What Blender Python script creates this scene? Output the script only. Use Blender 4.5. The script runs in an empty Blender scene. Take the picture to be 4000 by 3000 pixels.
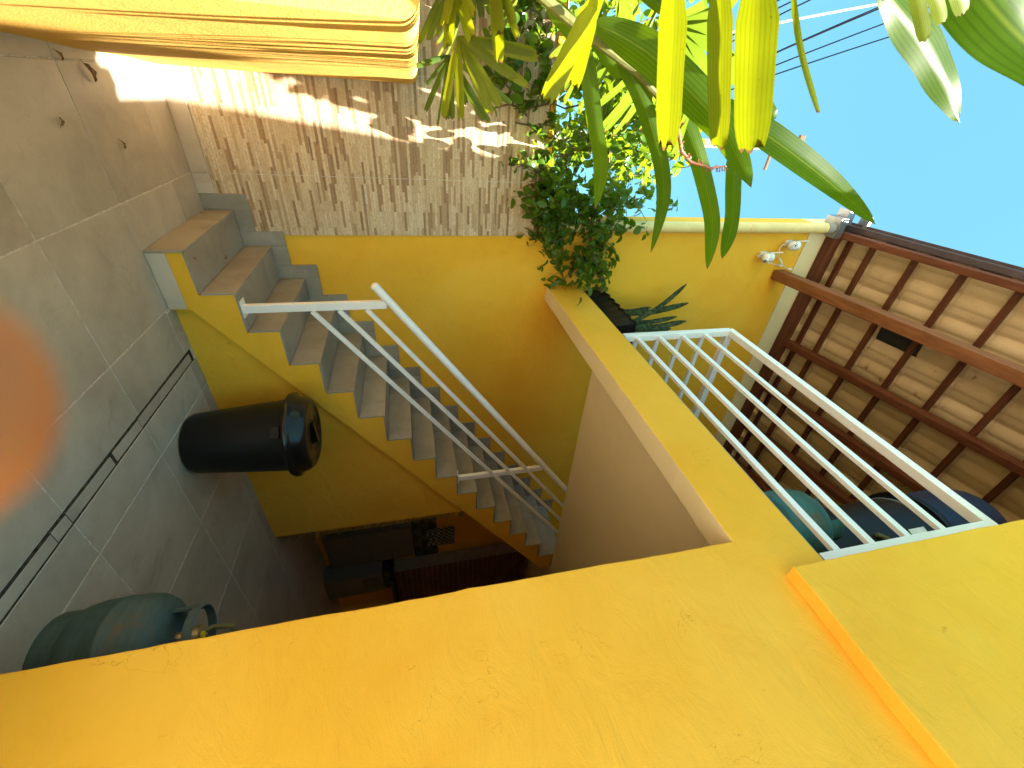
import bpy, bmesh, math, random
from mathutils import Vector, Matrix
import numpy as np

# ------------------------------------------------------------------ camera, sky, sun, exposure
sc = bpy.context.scene
COL = sc.collection
CAM = Vector((-0.807018, -2.539065, 1.356088))
AX = Vector((-0.06522239, -0.21833351, 0.97369221))   # phone held sideways: picture x axis points up
AY = Vector((0.81456327, -0.57527939, -0.07443318))   # picture y axis (down the picture)
AF = Vector((0.57639632, 0.7882792, 0.21536755))      # view direction
cd = bpy.data.cameras.new('camera')
cam = bpy.data.objects.new('camera', cd)
COL.objects.link(cam)
cam.matrix_world = Matrix(((AX.x, -AY.x, -AF.x, CAM.x), (AX.y, -AY.y, -AF.y, CAM.y), (AX.z, -AY.z, -AF.z, CAM.z), (0, 0, 0, 1)))
cd.sensor_fit = 'HORIZONTAL'
cd.sensor_width = 36.0
cd.lens = 1623.676 / 4000 * 36.0
cd.clip_start = 0.005
cd.clip_end = 500
cd.dof.use_dof = True
cd.dof.focus_distance = 3.0
cd.dof.aperture_fstop = 5.8
sc.camera = cam

SUN = Vector((0.112, -0.34, 1.0)).normalized()
w = bpy.data.worlds.new('World')
sc.world = w
w.use_nodes = True
nt = w.node_tree
nt.nodes.clear()
sky = nt.nodes.new('ShaderNodeTexSky')
sky.sky_type = 'NISHITA'
sky.sun_disc = False
sky.sun_elevation = math.asin(SUN.z)
sky.sun_rotation = math.atan2(SUN.x, SUN.y)
sky.air_density = 1.0
sky.dust_density = 0.1
sky.ozone_density = 1.2
bg = nt.nodes.new('ShaderNodeBackground')
bg.inputs[1].default_value = 0.05
wo = nt.nodes.new('ShaderNodeOutputWorld')
tint = nt.nodes.new('ShaderNodeMix')          # the photograph's even cyan cast over the whole sky
tint.data_type = 'RGBA'; tint.blend_type = 'MULTIPLY'; tint.inputs[0].default_value = 1.0
tint.inputs[7].default_value = (0.69, 1.16, 0.93, 1)
nt.links.new(sky.outputs[0], tint.inputs[6])
nt.links.new(tint.outputs[2], bg.inputs[0])
nt.links.new(bg.outputs[0], wo.inputs[0])
sl = bpy.data.lights.new('sun', 'SUN')
sl.energy = 5.0
sl.angle = math.radians(0.55)
sl.color = (1.0, 0.93, 0.80)
so = bpy.data.objects.new('sun', sl)
COL.objects.link(so)
so.rotation_euler = SUN.to_track_quat('Z', 'Y').to_euler()
so.location = (0, 0, 12)
sc.view_settings.view_transform = 'Standard'
sc.view_settings.look = 'None'
sc.view_settings.gamma = 1
sc.view_settings.exposure = 3.05
sc.cycles.max_bounces = 10
sc.cycles.diffuse_bounces = 6
sc.cycles.transmission_bounces = 6
sc.cycles.sample_clamp_indirect = 8

rng = random.Random(7)

# ------------------------------------------------------------------ helpers
def tag(o, label=None, cat=None, group=None, kind=None):
    if label: o['label'] = label
    if cat: o['category'] = cat
    if group: o['group'] = group
    if kind: o['kind'] = kind
    return o

def empty(name, loc=(0, 0, 0), parent=None):
    o = bpy.data.objects.new(name, None)
    o.empty_display_size = 0.1
    COL.objects.link(o)
    o.location = loc
    if parent is not None:
        o.parent = parent
    return o

def link(name, me, parent=None, loc=None):
    o = bpy.data.objects.new(name, me)
    COL.objects.link(o)
    if parent is not None:
        o.parent = parent
    if loc is not None:
        o.location = loc
    return o

class MB:
    """collects shapes, builds one mesh object (world coordinates, minus the parent's location)"""
    def __init__(s):
        s.v = []; s.f = []; s.m = []
    def add(s, vs, fs, mi=0):
        b = len(s.v)
        s.v += [tuple(x) for x in vs]
        s.f += [tuple(i + b for i in f) for f in fs]
        s.m += [mi] * len(fs)
        return s
    def box(s, x0, x1, y0, y1, z0, z1, mi=0):
        vs = [(x, y, z) for z in (z0, z1) for y in (y0, y1) for x in (x0, x1)]
        return s.add(vs, [(0, 2, 3, 1), (4, 5, 7, 6), (0, 1, 5, 4), (2, 6, 7, 3), (0, 4, 6, 2), (1, 3, 7, 5)], mi)
    def prism(s, poly, axis, a0, a1, mi=0):
        """poly: 2D points; axis 'x': (y,z), 'y': (x,z), 'z': (x,y)"""
        def P(q, a):
            return {'x': (a, q[0], q[1]), 'y': (q[0], a, q[1]), 'z': (q[0], q[1], a)}[axis]
        n = len(poly)
        vs = [P(q, a0) for q in poly] + [P(q, a1) for q in poly]
        fs = [tuple(range(n)), tuple(range(2 * n - 1, n - 1, -1))]
        fs += [(i, i + n, (i + 1) % n + n, (i + 1) % n) for i in range(n)]
        return s.add(vs, fs, mi)
    def bar(s, a, b, w, h, up=(0, 0, 1), mi=0):
        a = Vector(a); b = Vector(b); t = (b - a).normalized()
        sd = t.cross(Vector(up))
        if sd.length < 1e-4: sd = t.cross(Vector((1, 0, 0)))
        sd.normalize(); u = sd.cross(t).normalized()
        vs = []
        for p in (a, b):
            for i, j in ((-1, -1), (1, -1), (1, 1), (-1, 1)):
                vs.append(p + sd * (i * w / 2) + u * (j * h / 2))
        return s.add(vs, [(3, 2, 1, 0), (4, 5, 6, 7), (0, 1, 5, 4), (1, 2, 6, 5), (2, 3, 7, 6), (3, 0, 4, 7)], mi)
    def tube(s, pts, r, n=10, mi=0, cap=True):
        pts = [Vector(p) for p in pts]
        rs = r if isinstance(r, (list, tuple)) else [r] * len(pts)
        vs = []; fs = []
        u = None
        for i, p in enumerate(pts):
            t = (pts[min(i + 1, len(pts) - 1)] - pts[max(i - 1, 0)]).normalized()
            if u is None:
                u = t.cross(Vector((0, 0, 1)))
                if u.length < 1e-3: u = t.cross(Vector((1, 0, 0)))
            u = (u - t * u.dot(t)).normalized()
            v = t.cross(u)
            for k in range(n):
                a = 2 * math.pi * k / n
                vs.append(p + (u * math.cos(a) + v * math.sin(a)) * rs[i])
        for i in range(len(pts) - 1):
            for k in range(n):
                fs.append((i * n + k, i * n + (k + 1) % n, (i + 1) * n + (k + 1) % n, (i + 1) * n + k))
        if cap:
            fs.append(tuple(range(n - 1, -1, -1)))
            fs.append(tuple((len(pts) - 1) * n + k for k in range(n)))
        return s.add(vs, fs, mi)
    def lathe(s, c, prof, n=32, mi=0):
        """prof: (radius, z) upwards; radius 0 closes"""
        vs = []; fs = []; rows = []
        for r, z in prof:
            if r < 1e-6:
                rows.append([len(vs)]); vs.append((c[0], c[1], c[2] + z))
            else:
                rows.append(list(range(len(vs), len(vs) + n)))
                vs += [(c[0] + r * math.cos(2 * math.pi * k / n), c[1] + r * math.sin(2 * math.pi * k / n), c[2] + z) for k in range(n)]
        for A, B in zip(rows[:-1], rows[1:]):
            for k in range(n):
                k2 = (k + 1) % n
                if len(A) == 1 and len(B) == 1: continue
                if len(A) == 1: fs.append((A[0], B[k2], B[k]))
                elif len(B) == 1: fs.append((A[k], A[k2], B[0]))
                else: fs.append((A[k], A[k2], B[k2], B[k]))
        return s.add(vs, fs, mi)
    def build(s, name, mats, parent=None, smooth=False, bevel=0, origin=None, sharp=35, bseg=2):
        me = bpy.data.meshes.new(name)
        off = Vector((0, 0, 0))
        if parent is not None:
            q = parent
            while q is not None:
                off += Vector(q.location); q = q.parent
        org = Vector(origin) if origin is not None else None
        base = org if org is not None else off
        me.from_pydata([tuple(Vector(v) - base) for v in s.v], [], s.f)
        if not isinstance(mats, (list, tuple)): mats = [mats]
        for m in mats: me.materials.append(m)
        me.polygons.foreach_set('material_index', s.m)
        if bevel or smooth:
            bm = bmesh.new(); bm.from_mesh(me)
            bmesh.ops.recalc_face_normals(bm, faces=bm.faces)
            if bevel:
                es = [e for e in bm.edges if len(e.link_faces) == 2 and e.calc_face_angle(0) > 0.6]
                bmesh.ops.bevel(bm, geom=es, offset=bevel, segments=bseg, affect='EDGES', profile=0.6, clamp_overlap=True)
            if smooth:
                for f in bm.faces: f.smooth = True
                lim = math.radians(sharp)
                for e in bm.edges:
                    if len(e.link_faces) == 2 and e.calc_face_angle(0) > lim: e.smooth = False
            bm.to_mesh(me); bm.free()
        else:
            bm = bmesh.new(); bm.from_mesh(me)
            bmesh.ops.recalc_face_normals(bm, faces=bm.faces)
            bm.to_mesh(me); bm.free()
        o = link(name, me, parent)
        if org is not None: o.location = org - off
        return o

# ------------------------------------------------------------------ materials
def mat(name):
    m = bpy.data.materials.new(name); m.use_nodes = True
    t = m.node_tree; t.nodes.clear()
    o = t.nodes.new('ShaderNodeOutputMaterial')
    return m, t, o
def N(t, k, **kw):
    n = t.nodes.new(k)
    for a, b in kw.items(): setattr(n, a, b)
    return n
def pos(t, scale=(1, 1, 1), rot=(0, 0, 0)):
    g = N(t, 'ShaderNodeNewGeometry'); mp = N(t, 'ShaderNodeMapping')
    mp.inputs['Scale'].default_value = scale; mp.inputs['Rotation'].default_value = rot
    t.links.new(g.outputs['Position'], mp.inputs['Vector'])
    return mp.outputs[0]
def noise(t, vec, scale, detail=4, rough=0.55, dist=0):
    n = N(t, 'ShaderNodeTexNoise'); n.inputs['Scale'].default_value = scale
    n.inputs['Detail'].default_value = detail; n.inputs['Roughness'].default_value = rough
    n.inputs['Distortion'].default_value = dist
    t.links.new(vec, n.inputs['Vector']); return n.outputs['Fac']
def ramp(t, fac, stops):
    r = N(t, 'ShaderNodeValToRGB'); e = r.color_ramp.elements
    while len(e) < len(stops): e.new(0.5)
    for i, (p, c) in enumerate(stops):
        e[i].position = p; e[i].color = (*c, 1) if len(c) == 3 else c
    t.links.new(fac, r.inputs[0]); return r.outputs[0]
def mixc(t, fac, a, b, mode='MIX'):
    m = N(t, 'ShaderNodeMix', data_type='RGBA', blend_type=mode)
    for i, x in ((6, a), (7, b)):
        if isinstance(x, tuple): m.inputs[i].default_value = (*x, 1)
        else: t.links.new(x, m.inputs[i])
    if isinstance(fac, (int, float)): m.inputs[0].default_value = fac
    else: t.links.new(fac, m.inputs[0])
    return m.outputs[2]
def math_(t, op, a, b=None):
    m = N(t, 'ShaderNodeMath', operation=op)
    for i, x in enumerate((a, b)):
        if x is None: continue
        if isinstance(x, (int, float)): m.inputs[i].default_value = x
        else: t.links.new(x, m.inputs[i])
    return m.outputs[0]
def bump(t, h, strength=0.3, dist=0.01, nrm=None):
    b = N(t, 'ShaderNodeBump'); b.inputs['Strength'].default_value = strength; b.inputs['Distance'].default_value = dist
    t.links.new(h, b.inputs['Height'])
    if nrm is not None: t.links.new(nrm, b.inputs['Normal'])
    return b.outputs[0]
def principled(t, o, col, rough=0.6, spec=0.5, metal=0, nrm=None, coat=0):
    p = N(t, 'ShaderNodeBsdfPrincipled')
    if isinstance(col, tuple): p.inputs['Base Color'].default_value = (*col, 1)
    else: t.links.new(col, p.inputs['Base Color'])
    if isinstance(rough, (int, float)): p.inputs['Roughness'].default_value = rough
    else: t.links.new(rough, p.inputs['Roughness'])
    p.inputs['Specular IOR Level'].default_value = spec
    p.inputs['Metallic'].default_value = metal
    p.inputs['Coat Weight'].default_value = coat
    if nrm is not None: t.links.new(nrm, p.inputs['Normal'])
    t.links.new(p.outputs[0], o.inputs[0]); return p

def m_plaster(name, c0, c1, rough=0.85, coarse=0.5, grain=0.25, marks=True, gscale=220):
    m, t, o = mat(name); P = pos(t)
    big = noise(t, P, 1.3, 5, 0.6)
    col = mixc(t, ramp(t, big, [(0.3, (0, 0, 0)), (0.7, (1, 1, 1))]), c0, c1)
    mid = noise(t, P, 9, 5, 0.65)
    col = mixc(t, math_(t, 'MULTIPLY', mid, 0.35), col, tuple(x * 0.82 for x in c0))
    if marks:
        fd = noise(t, P, 0.75, 4, 0.55, 0.8)
        col = mixc(t, math_(t, 'MULTIPLY', ramp(t, fd, [(0.48, (0, 0, 0)), (0.72, (1, 1, 1))]), 0.5), col, (min(1, c1[0] * 1.05), c1[1] * 1.22, c1[2] * 2.2))
        dk = noise(t, pos(t, (1, 1, 0.7)), 2.1, 6, 0.65, 0.7)
        col = mixc(t, math_(t, 'MULTIPLY', ramp(t, dk, [(0.52, (0, 0, 0)), (0.75, (1, 1, 1))]), 0.35), col, (c0[0] * 0.92, c0[1] * 0.72, c0[2] * 0.6))
        vo = N(t, 'ShaderNodeTexVoronoi', feature='DISTANCE_TO_EDGE'); vo.inputs['Scale'].default_value = 2.3
        wv_ = N(t, 'ShaderNodeVectorMath', operation='ADD'); nz = N(t, 'ShaderNodeTexNoise'); nz.inputs['Scale'].default_value = 5; nz.inputs['Detail'].default_value = 5
        t.links.new(P, nz.inputs['Vector']); t.links.new(P, wv_.inputs[0]); t.links.new(nz.outputs['Color'], wv_.inputs[1]); t.links.new(wv_.outputs[0], vo.inputs['Vector'])
        ck = ramp(t, vo.outputs['Distance'], [(0.0, (1, 1, 1)), (0.004, (0, 0, 0))])
        cm = ramp(t, noise(t, P, 3.1, 3, 0.5), [(0.56, (0, 0, 0)), (0.66, (1, 1, 1))])
        col = mixc(t, math_(t, 'MULTIPLY', math_(t, 'MULTIPLY', ck, cm), 0.8), col, (c0[0] * 0.4, c0[1] * 0.3, c0[2] * 0.4))
        st = noise(t, pos(t, (3, 3, 1.1)), 7.0, 8, 0.72, 0.6)
        k = ramp(t, st, [(0.66, (0, 0, 0)), (0.78, (1, 1, 1))])
        col = mixc(t, math_(t, 'MULTIPLY', k, 0.6), col, (c0[0] * 0.55, c0[1] * 0.42, c0[2] * 0.35))
        sp = noise(t, P, 46, 2, 0.5)
        k = ramp(t, sp, [(0.78, (0, 0, 0)), (0.82, (1, 1, 1))])
        col = mixc(t, math_(t, 'MULTIPLY', k, 0.55), col, (0.16, 0.09, 0.03))
    h1 = noise(t, P, gscale, 3, 0.6); h2 = noise(t, pos(t, (1, 0.55, 1)), 6.5, 7, 0.6, 0.9)
    n1 = bump(t, h2, coarse, 0.02)
    n2 = bump(t, h1, grain, 0.004, n1)
    principled(t, o, col, rough, 0.25, 0, n2)
    return m

def m_tile(name, ca, cb, rough=0.38, rnd=0.18, scale=2.2):
    m, t, o = mat(name); P = pos(t)
    oi = N(t, 'ShaderNodeObjectInfo')
    off = N(t, 'ShaderNodeVectorMath', operation='ADD')
    sc_ = N(t, 'ShaderNodeVectorMath', operation='SCALE'); sc_.inputs[3].default_value = 17.0
    cmb = N(t, 'ShaderNodeCombineXYZ')
    for i in range(3): t.links.new(oi.outputs['Random'], cmb.inputs[i])
    t.links.new(cmb.outputs[0], sc_.inputs[0]); t.links.new(P, off.inputs[0]); t.links.new(sc_.outputs[0], off.inputs[1])
    v = off.outputs[0]
    a = noise(t, v, scale, 7, 0.62, 0.5); b = noise(t, v, 16, 6, 0.7, 0.3); s = noise(t, v, 60, 3, 0.6)
    f = math_(t, 'ADD', math_(t, 'MULTIPLY', a, 0.75), math_(t, 'MULTIPLY', b, 0.25))
    col = mixc(t, ramp(t, f, [(0.38, (0, 0, 0)), (0.62, (1, 1, 1))]), ca, cb)
    stn = noise(t, P, 3.3, 8, 0.7, 1.1)
    col = mixc(t, math_(t, 'MULTIPLY', ramp(t, stn, [(0.56, (0, 0, 0)), (0.70, (1, 1, 1))]), 0.4), col, tuple(x * 0.62 for x in ca))
    k = ramp(t, s, [(0.62, (0, 0, 0)), (0.75, (1, 1, 1))])
    col = mixc(t, math_(t, 'MULTIPLY', k, 0.22), col, tuple(x * 0.5 for x in ca))
    br = math_(t, 'ADD', math_(t, 'MULTIPLY', oi.outputs['Random'], rnd), 1 - rnd / 2)
    hs = N(t, 'ShaderNodeHueSaturation'); t.links.new(br, hs.inputs['Value']); t.links.new(col, hs.inputs['Color'])
    rg = math_(t, 'ADD', math_(t, 'MULTIPLY', b, 0.25), rough - 0.1)
    principled(t, o, hs.outputs[0], rg, 0.45, 0, bump(t, b, 0.08, 0.003))
    return m

def m_plain(name, col, rough=0.5, spec=0.5, metal=0, var=0.12, scale=12, bmp=0.05, coat=0):
    m, t, o = mat(name); P = pos(t)
    n = noise(t, P, scale, 5, 0.6)
    c = mixc(t, ramp(t, n, [(0.35, (0, 0, 0)), (0.65, (1, 1, 1))]), tuple(x * (1 - var) for x in col), tuple(min(1, x * (1 + var)) for x in col))
    n2 = noise(t, P, 90, 3, 0.6)
    r = math_(t, 'ADD', math_(t, 'MULTIPLY', n, 0.16), max(0.02, rough - 0.08))
    principled(t, o, c, r, spec, metal, bump(t, n2, bmp, 0.003), coat)
    return m

def m_wood(name, ca, cb, axis='y'):
    m, t, o = mat(name)
    s = {'y': (26, 1.6, 26), 'x': (1.6, 26, 26)}[axis]
    v = pos(t, s)
    a = noise(t, v, 1.0, 6, 0.6, 0.6); k = noise(t, pos(t), 3.0, 4, 0.6)
    col = mixc(t, ramp(t, a, [(0.3, (0, 0, 0)), (0.7, (1, 1, 1))]), ca, cb)
    col = mixc(t, math_(t, 'MULTIPLY', k, 0.5), col, tuple(x * 0.45 for x in ca))
    principled(t, o, col, 0.5, 0.35, 0, bump(t, a, 0.25, 0.004))
    return m

def m_leaf(name, ca, cb, trans, stripe=0, tw=0.5, rough=0.35, spec=0.3, vein=(0.24, 0.26, 0.03)):
    """leaf: colour varies per leaf and along its veins (uv: u across, v along)"""
    m, t, o = mat(name)
    oi = N(t, 'ShaderNodeObjectInfo'); uv = N(t, 'ShaderNodeUVMap'); sx = N(t, 'ShaderNodeSeparateXYZ')
    t.links.new(uv.outputs[0], sx.inputs[0])
    P = pos(t)
    n = noise(t, P, 9, 5, 0.6)
    f = math_(t, 'ADD', math_(t, 'MULTIPLY', n, 0.7), math_(t, 'MULTIPLY', oi.outputs['Random'], 0.45))
    c = mixc(t, ramp(t, f, [(0.3, (0, 0, 0)), (0.85, (1, 1, 1))]), ca, cb)
    tc = mixc(t, ramp(t, f, [(0.3, (0, 0, 0)), (0.85, (1, 1, 1))]), tuple(x * 0.75 for x in trans), trans)
    if stripe:
        wv = N(t, 'ShaderNodeMath', operation='SINE')
        t.links.new(math_(t, 'MULTIPLY', sx.outputs[0], stripe), wv.inputs[0])
        k = ramp(t, math_(t, 'ADD', math_(t, 'MULTIPLY', wv.outputs[0], 0.5), 0.5), [(0.55, (0, 0, 0)), (0.95, (1, 1, 1))])
        c = mixc(t, math_(t, 'MULTIPLY', k, 0.5), c, tuple(x * 0.45 for x in ca))
        tc = mixc(t, math_(t, 'MULTIPLY', k, 0.38), tc, tuple(x * 0.5 for x in trans))
    mid = ramp(t, math_(t, 'ABSOLUTE', math_(t, 'SUBTRACT', sx.outputs[0], 0.5)), [(0.0, (1, 1, 1)), (0.035, (0, 0, 0))])
    c = mixc(t, math_(t, 'MULTIPLY', mid, 0.5), c, vein)
    sp = ramp(t, noise(t, P, 55, 3, 0.6), [(0.70, (0, 0, 0)), (0.76, (1, 1, 1))])
    c = mixc(t, math_(t, 'MULTIPLY', sp, 0.6), c, (0.16, 0.10, 0.03)); tc = mixc(t, math_(t, 'MULTIPLY', sp, 0.6), tc, (0.12, 0.07, 0.01))
    # dry brown tip
    tip = ramp(t, math_(t, 'ADD', sx.outputs[1], math_(t, 'MULTIPLY', n, 0.05)), [(0.985, (0, 0, 0)), (1.0, (1, 1, 1))])
    c = mixc(t, tip, c, (0.25, 0.13, 0.05)); tc = mixc(t, tip, tc, (0.2, 0.1, 0.03))
    p = N(t, 'ShaderNodeBsdfPrincipled'); t.links.new(c, p.inputs['Base Color'])
    p.inputs['Roughness'].default_value = rough; p.inputs['Specular IOR Level'].default_value = spec
    tr = N(t, 'ShaderNodeBsdfTranslucent'); t.links.new(tc, tr.inputs['Color'])
    mx = N(t, 'ShaderNodeMixShader'); mx.inputs[0].default_value = tw
    t.links.new(p.outputs[0], mx.inputs[1]); t.links.new(tr.outputs[0], mx.inputs[2]); t.links.new(mx.outputs[0], o.inputs[0])
    return m

def m_stone():
    """ceramic printed with thin ragged strips of travertine, running along the wall"""
    m, t, o = mat('strip_stone_tile')
    g = N(t, 'ShaderNodeNewGeometry'); sx = N(t, 'ShaderNodeSeparateXYZ'); t.links.new(g.outputs['Position'], sx.inputs[0])
    cb = N(t, 'ShaderNodeCombineXYZ'); t.links.new(sx.outputs[0], cb.inputs[0]); t.links.new(sx.outputs[2], cb.inputs[1])
    def br(w, h, offs, freq, sq):
        b = N(t, 'ShaderNodeTexBrick'); b.offset = offs; b.offset_frequency = freq; b.squash = sq; b.squash_frequency = 3
        b.inputs['Scale'].default_value = 1.0; b.inputs['Brick Width'].default_value = w; b.inputs['Row Height'].default_value = h
        b.inputs['Mortar Size'].default_value = 0.0008; b.inputs['Mortar Smooth'].default_value = 0.3; b.inputs['Bias'].default_value = 0.0
        b.inputs['Color1'].default_value = (0, 0, 0, 1); b.inputs['Color2'].default_value = (1, 1, 1, 1); b.inputs['Mortar'].default_value = (0.5, 0.5, 0.5, 1)
        t.links.new(cb.outputs[0], b.inputs[0]); return b
    b1 = br(0.185, 0.01778, 0.37, 2, 0.75); b2 = br(0.41, 0.0356, 0.61, 2, 1.2)
    rnd = b1.outputs['Color']
    base = ramp(t, rnd, [(0.0, (0.17, 0.085, 0.04)), (0.20, (0.30, 0.175, 0.09)), (0.32, (0.50, 0.38, 0.24)), (0.6, (0.58, 0.46, 0.31)), (1.0, (0.68, 0.57, 0.42))])
    base = mixc(t, 0.12, base, ramp(t, b2.outputs['Color'], [(0.0, (0.42, 0.27, 0.15)), (0.4, (0.60, 0.46, 0.31)), (1.0, (0.72, 0.60, 0.44))]))
    v = N(t, 'ShaderNodeNewGeometry')
    mp = N(t, 'ShaderNodeMapping'); mp.inputs['Scale'].default_value = (1, 1, 2.6); t.links.new(v.outputs['Position'], mp.inputs[0])
    n = noise(t, mp.outputs[0], 38, 7, 0.72, 1.4)
    base = mixc(t, ramp(t, n, [(0.36, (1, 1, 1)), (0.52, (0, 0, 0))]), base, (0.42, 0.29, 0.17))
    base = mixc(t, math_(t, 'MULTIPLY', ramp(t, n, [(0.55, (0, 0, 0)), (0.72, (1, 1, 1))]), 0.5), base, (0.70, 0.58, 0.42))
    base = mixc(t, math_(t, 'MULTIPLY', b1.outputs['Fac'], 0.5), base, (0.25, 0.16, 0.09))
    h = math_(t, 'ADD', math_(t, 'MULTIPLY', rnd, 0.7), math_(t, 'MULTIPLY', n, 0.5))
    principled(t, o, base, 0.55, 0.3, 0, bump(t, h, 0.25, 0.004))
    return m

def m_rust(name, ca, cb):
    m, t, o = mat(name); P = pos(t)
    a = noise(t, P, 5, 7, 0.7, 0.6); b = noise(t, pos(t, (1, 1, 5)), 14, 6, 0.7)
    c = mixc(t, ramp(t, b, [(0.35, (0, 0, 0)), (0.7, (1, 1, 1))]), ca, cb)
    c = mixc(t, ramp(t, a, [(0.56, (0, 0, 0)), (0.66, (1, 1, 1))]), c, (0.13, 0.075, 0.035))
    principled(t, o, c, 0.55, 0.4, 0, bump(t, a, 0.2, 0.004)); return m

def m_rooftile():
    m, t, o = mat('clay_roof_tile'); P = pos(t)
    oi = N(t, 'ShaderNodeObjectInfo')
    n = noise(t, P, 5, 6, 0.65, 0.4); s = noise(t, P, 60, 3, 0.6); d = noise(t, P, 7.5, 3, 0.5)
    f = math_(t, 'ADD', math_(t, 'MULTIPLY', n, 0.6), math_(t, 'MULTIPLY', oi.outputs['Random'], 0.4))
    c = mixc(t, ramp(t, f, [(0.3, (0, 0, 0)), (0.75, (1, 1, 1))]), (0.48, 0.335, 0.175), (0.62, 0.46, 0.265))
    c = mixc(t, ramp(t, d, [(0.68, (0, 0, 0)), (0.76, (1, 1, 1))]), c, (0.20, 0.08, 0.04))
    c = mixc(t, math_(t, 'MULTIPLY', ramp(t, s, [(0.6, (0, 0, 0)), (0.75, (1, 1, 1))]), 0.35), c, (0.3, 0.2, 0.12))
    principled(t, o, c, 0.8, 0.2, 0, bump(t, s, 0.15, 0.004)); return m

M = {}
M['yellow'] = m_plaster('yellow_wall_paint', (0.80, 0.425, 0.026), (0.85, 0.475, 0.040), 0.8, 0.45, 0.22)
M['garden_yellow'] = m_plaster('rough_yellow_wall_paint', (0.80, 0.45, 0.075), (0.86, 0.52, 0.11), 0.9, 0.2, 0.5, False, 140)
M['soffit'] = m_plaster('beige_soffit_paint', (0.72, 0.61, 0.36), (0.78, 0.67, 0.42), 0.85, 0.3, 0.15, False)
M['floor'] = m_tile('grey_floor_porcelain', (0.335, 0.295, 0.24), (0.455, 0.415, 0.345))
M['tread'] = m_tile('grey_stair_porcelain', (0.235, 0.215, 0.18), (0.335, 0.31, 0.265), 0.42)
M['skirt'] = m_tile('grey_skirting_porcelain', (0.47, 0.385, 0.30), (0.56, 0.475, 0.38), 0.45)
M['grout'] = m_plain('pale_grout', (0.56, 0.51, 0.44), 0.9, 0.2, 0, 0.3, 30)
M['dirt'] = m_plain('dirty_drain_joint', (0.05, 0.042, 0.03), 0.95, 0.1, 0, 0.6, 40, 0.4)
M['stone'] = m_stone()
M['white'] = m_plain('white_metal_paint', (0.80, 0.80, 0.80), 0.35, 0.5, 0, 0.03, 8)
M['wood'] = m_wood('dark_red_wood_along_y', (0.10, 0.026, 0.011), (0.20, 0.062, 0.024), 'y')
M['wood_x'] = m_wood('dark_red_wood_along_x', (0.085, 0.022, 0.010), (0.16, 0.048, 0.019), 'x')
M['wood_pale'] = m_wood('weathered_brown_wood', (0.17, 0.055, 0.018), (0.33, 0.13, 0.045), 'y')
M['rooftile'] = m_rooftile()
M['darktile'] = m_plain('dark_roof_tile', (0.03, 0.028, 0.026), 0.8, 0.2)  # even dark colour for a single roof tile
M['flash'] = m_plain('brown_metal_flashing', (0.10, 0.075, 0.085), 0.35, 0.5, 0.4)
M['alu'] = m_plain('galvanised_metal', (0.36, 0.37, 0.39), 0.32, 0.5, 0.9, 0.1)
M['pipe'] = m_plain('cream_yellow_pipe', (0.78, 0.60, 0.25), 0.5, 0.4, 0, 0.06)
M['black'] = m_plain('black_plastic', (0.006, 0.006, 0.0065), 0.42, 0.3, 0, 0.2)
M['blackgloss'] = m_plain('glossy_black_plastic', (0.006, 0.006, 0.007), 0.22, 0.4, 0, 0.2)
M['blue'] = m_plain('dark_blue_plastic', (0.008, 0.018, 0.045), 0.4, 0.3, 0, 0.15)
M['gasblue'] = m_rust('worn_blue_paint', (0.035, 0.075, 0.085), (0.06, 0.115, 0.12))
M['gasteal'] = m_rust('worn_teal_paint', (0.03, 0.11, 0.10), (0.05, 0.17, 0.15))
M['brass'] = m_plain('dull_brass', (0.45, 0.36, 0.2), 0.45, 0.5, 0.8)
M['camwhite'] = m_plain('white_camera_plastic', (0.78, 0.78, 0.76), 0.3, 0.5, 0, 0.03)
M['concrete'] = m_plain('concrete', (0.34, 0.31, 0.275), 0.85, 0.2, 0, 0.2, 6, 0.2)
M['ground'] = m_plain('worn_concrete_ground', (0.22, 0.195, 0.165), 0.9, 0.2, 0, 0.25, 3, 0.2)
M['soil'] = m_plain('dark_soil', (0.09, 0.06, 0.04), 0.95, 0.1, 0, 0.4, 15, 0.5)
M['stem'] = m_plain('brown_stem', (0.13, 0.085, 0.045), 0.8, 0.2, 0, 0.3, 30, 0.3)
M['greenstem'] = m_plain('green_brown_stem', (0.16, 0.17, 0.05), 0.6, 0.3, 0, 0.3, 30, 0.1)
M['dryleaf'] = m_plain('dry_brown_leaf', (0.24, 0.14, 0.06), 0.8, 0.2, 0, 0.4, 60, 0.2)
M['cable'] = m_plain('black_cable', (0.004, 0.005, 0.009), 0.9, 0.05)
M['whitecable'] = m_plain('pale_cable', (0.6, 0.6, 0.6), 0.6, 0.3)
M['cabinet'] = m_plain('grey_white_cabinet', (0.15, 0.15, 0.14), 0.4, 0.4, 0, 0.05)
M['granite'] = m_plain('black_granite', (0.015, 0.015, 0.015), 0.25, 0.5)
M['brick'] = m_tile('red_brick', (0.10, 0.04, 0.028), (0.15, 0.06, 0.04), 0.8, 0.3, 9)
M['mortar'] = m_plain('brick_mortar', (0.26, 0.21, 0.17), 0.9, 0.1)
M['straw'] = m_plain('dry_straw', (0.16, 0.14, 0.06), 0.8, 0.2)
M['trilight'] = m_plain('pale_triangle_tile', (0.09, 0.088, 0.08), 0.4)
M['tridark'] = m_plain('black_triangle_tile', (0.03, 0.03, 0.03), 0.4)
M['paper'] = m_plain('paper_label', (0.75, 0.73, 0.68), 0.7)
M['palm'] = m_leaf('palm_leaflet', (0.13, 0.19, 0.012), (0.22, 0.28, 0.018), (0.34, 0.37, 0.004), 55, 0.55, 0.4)
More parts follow.
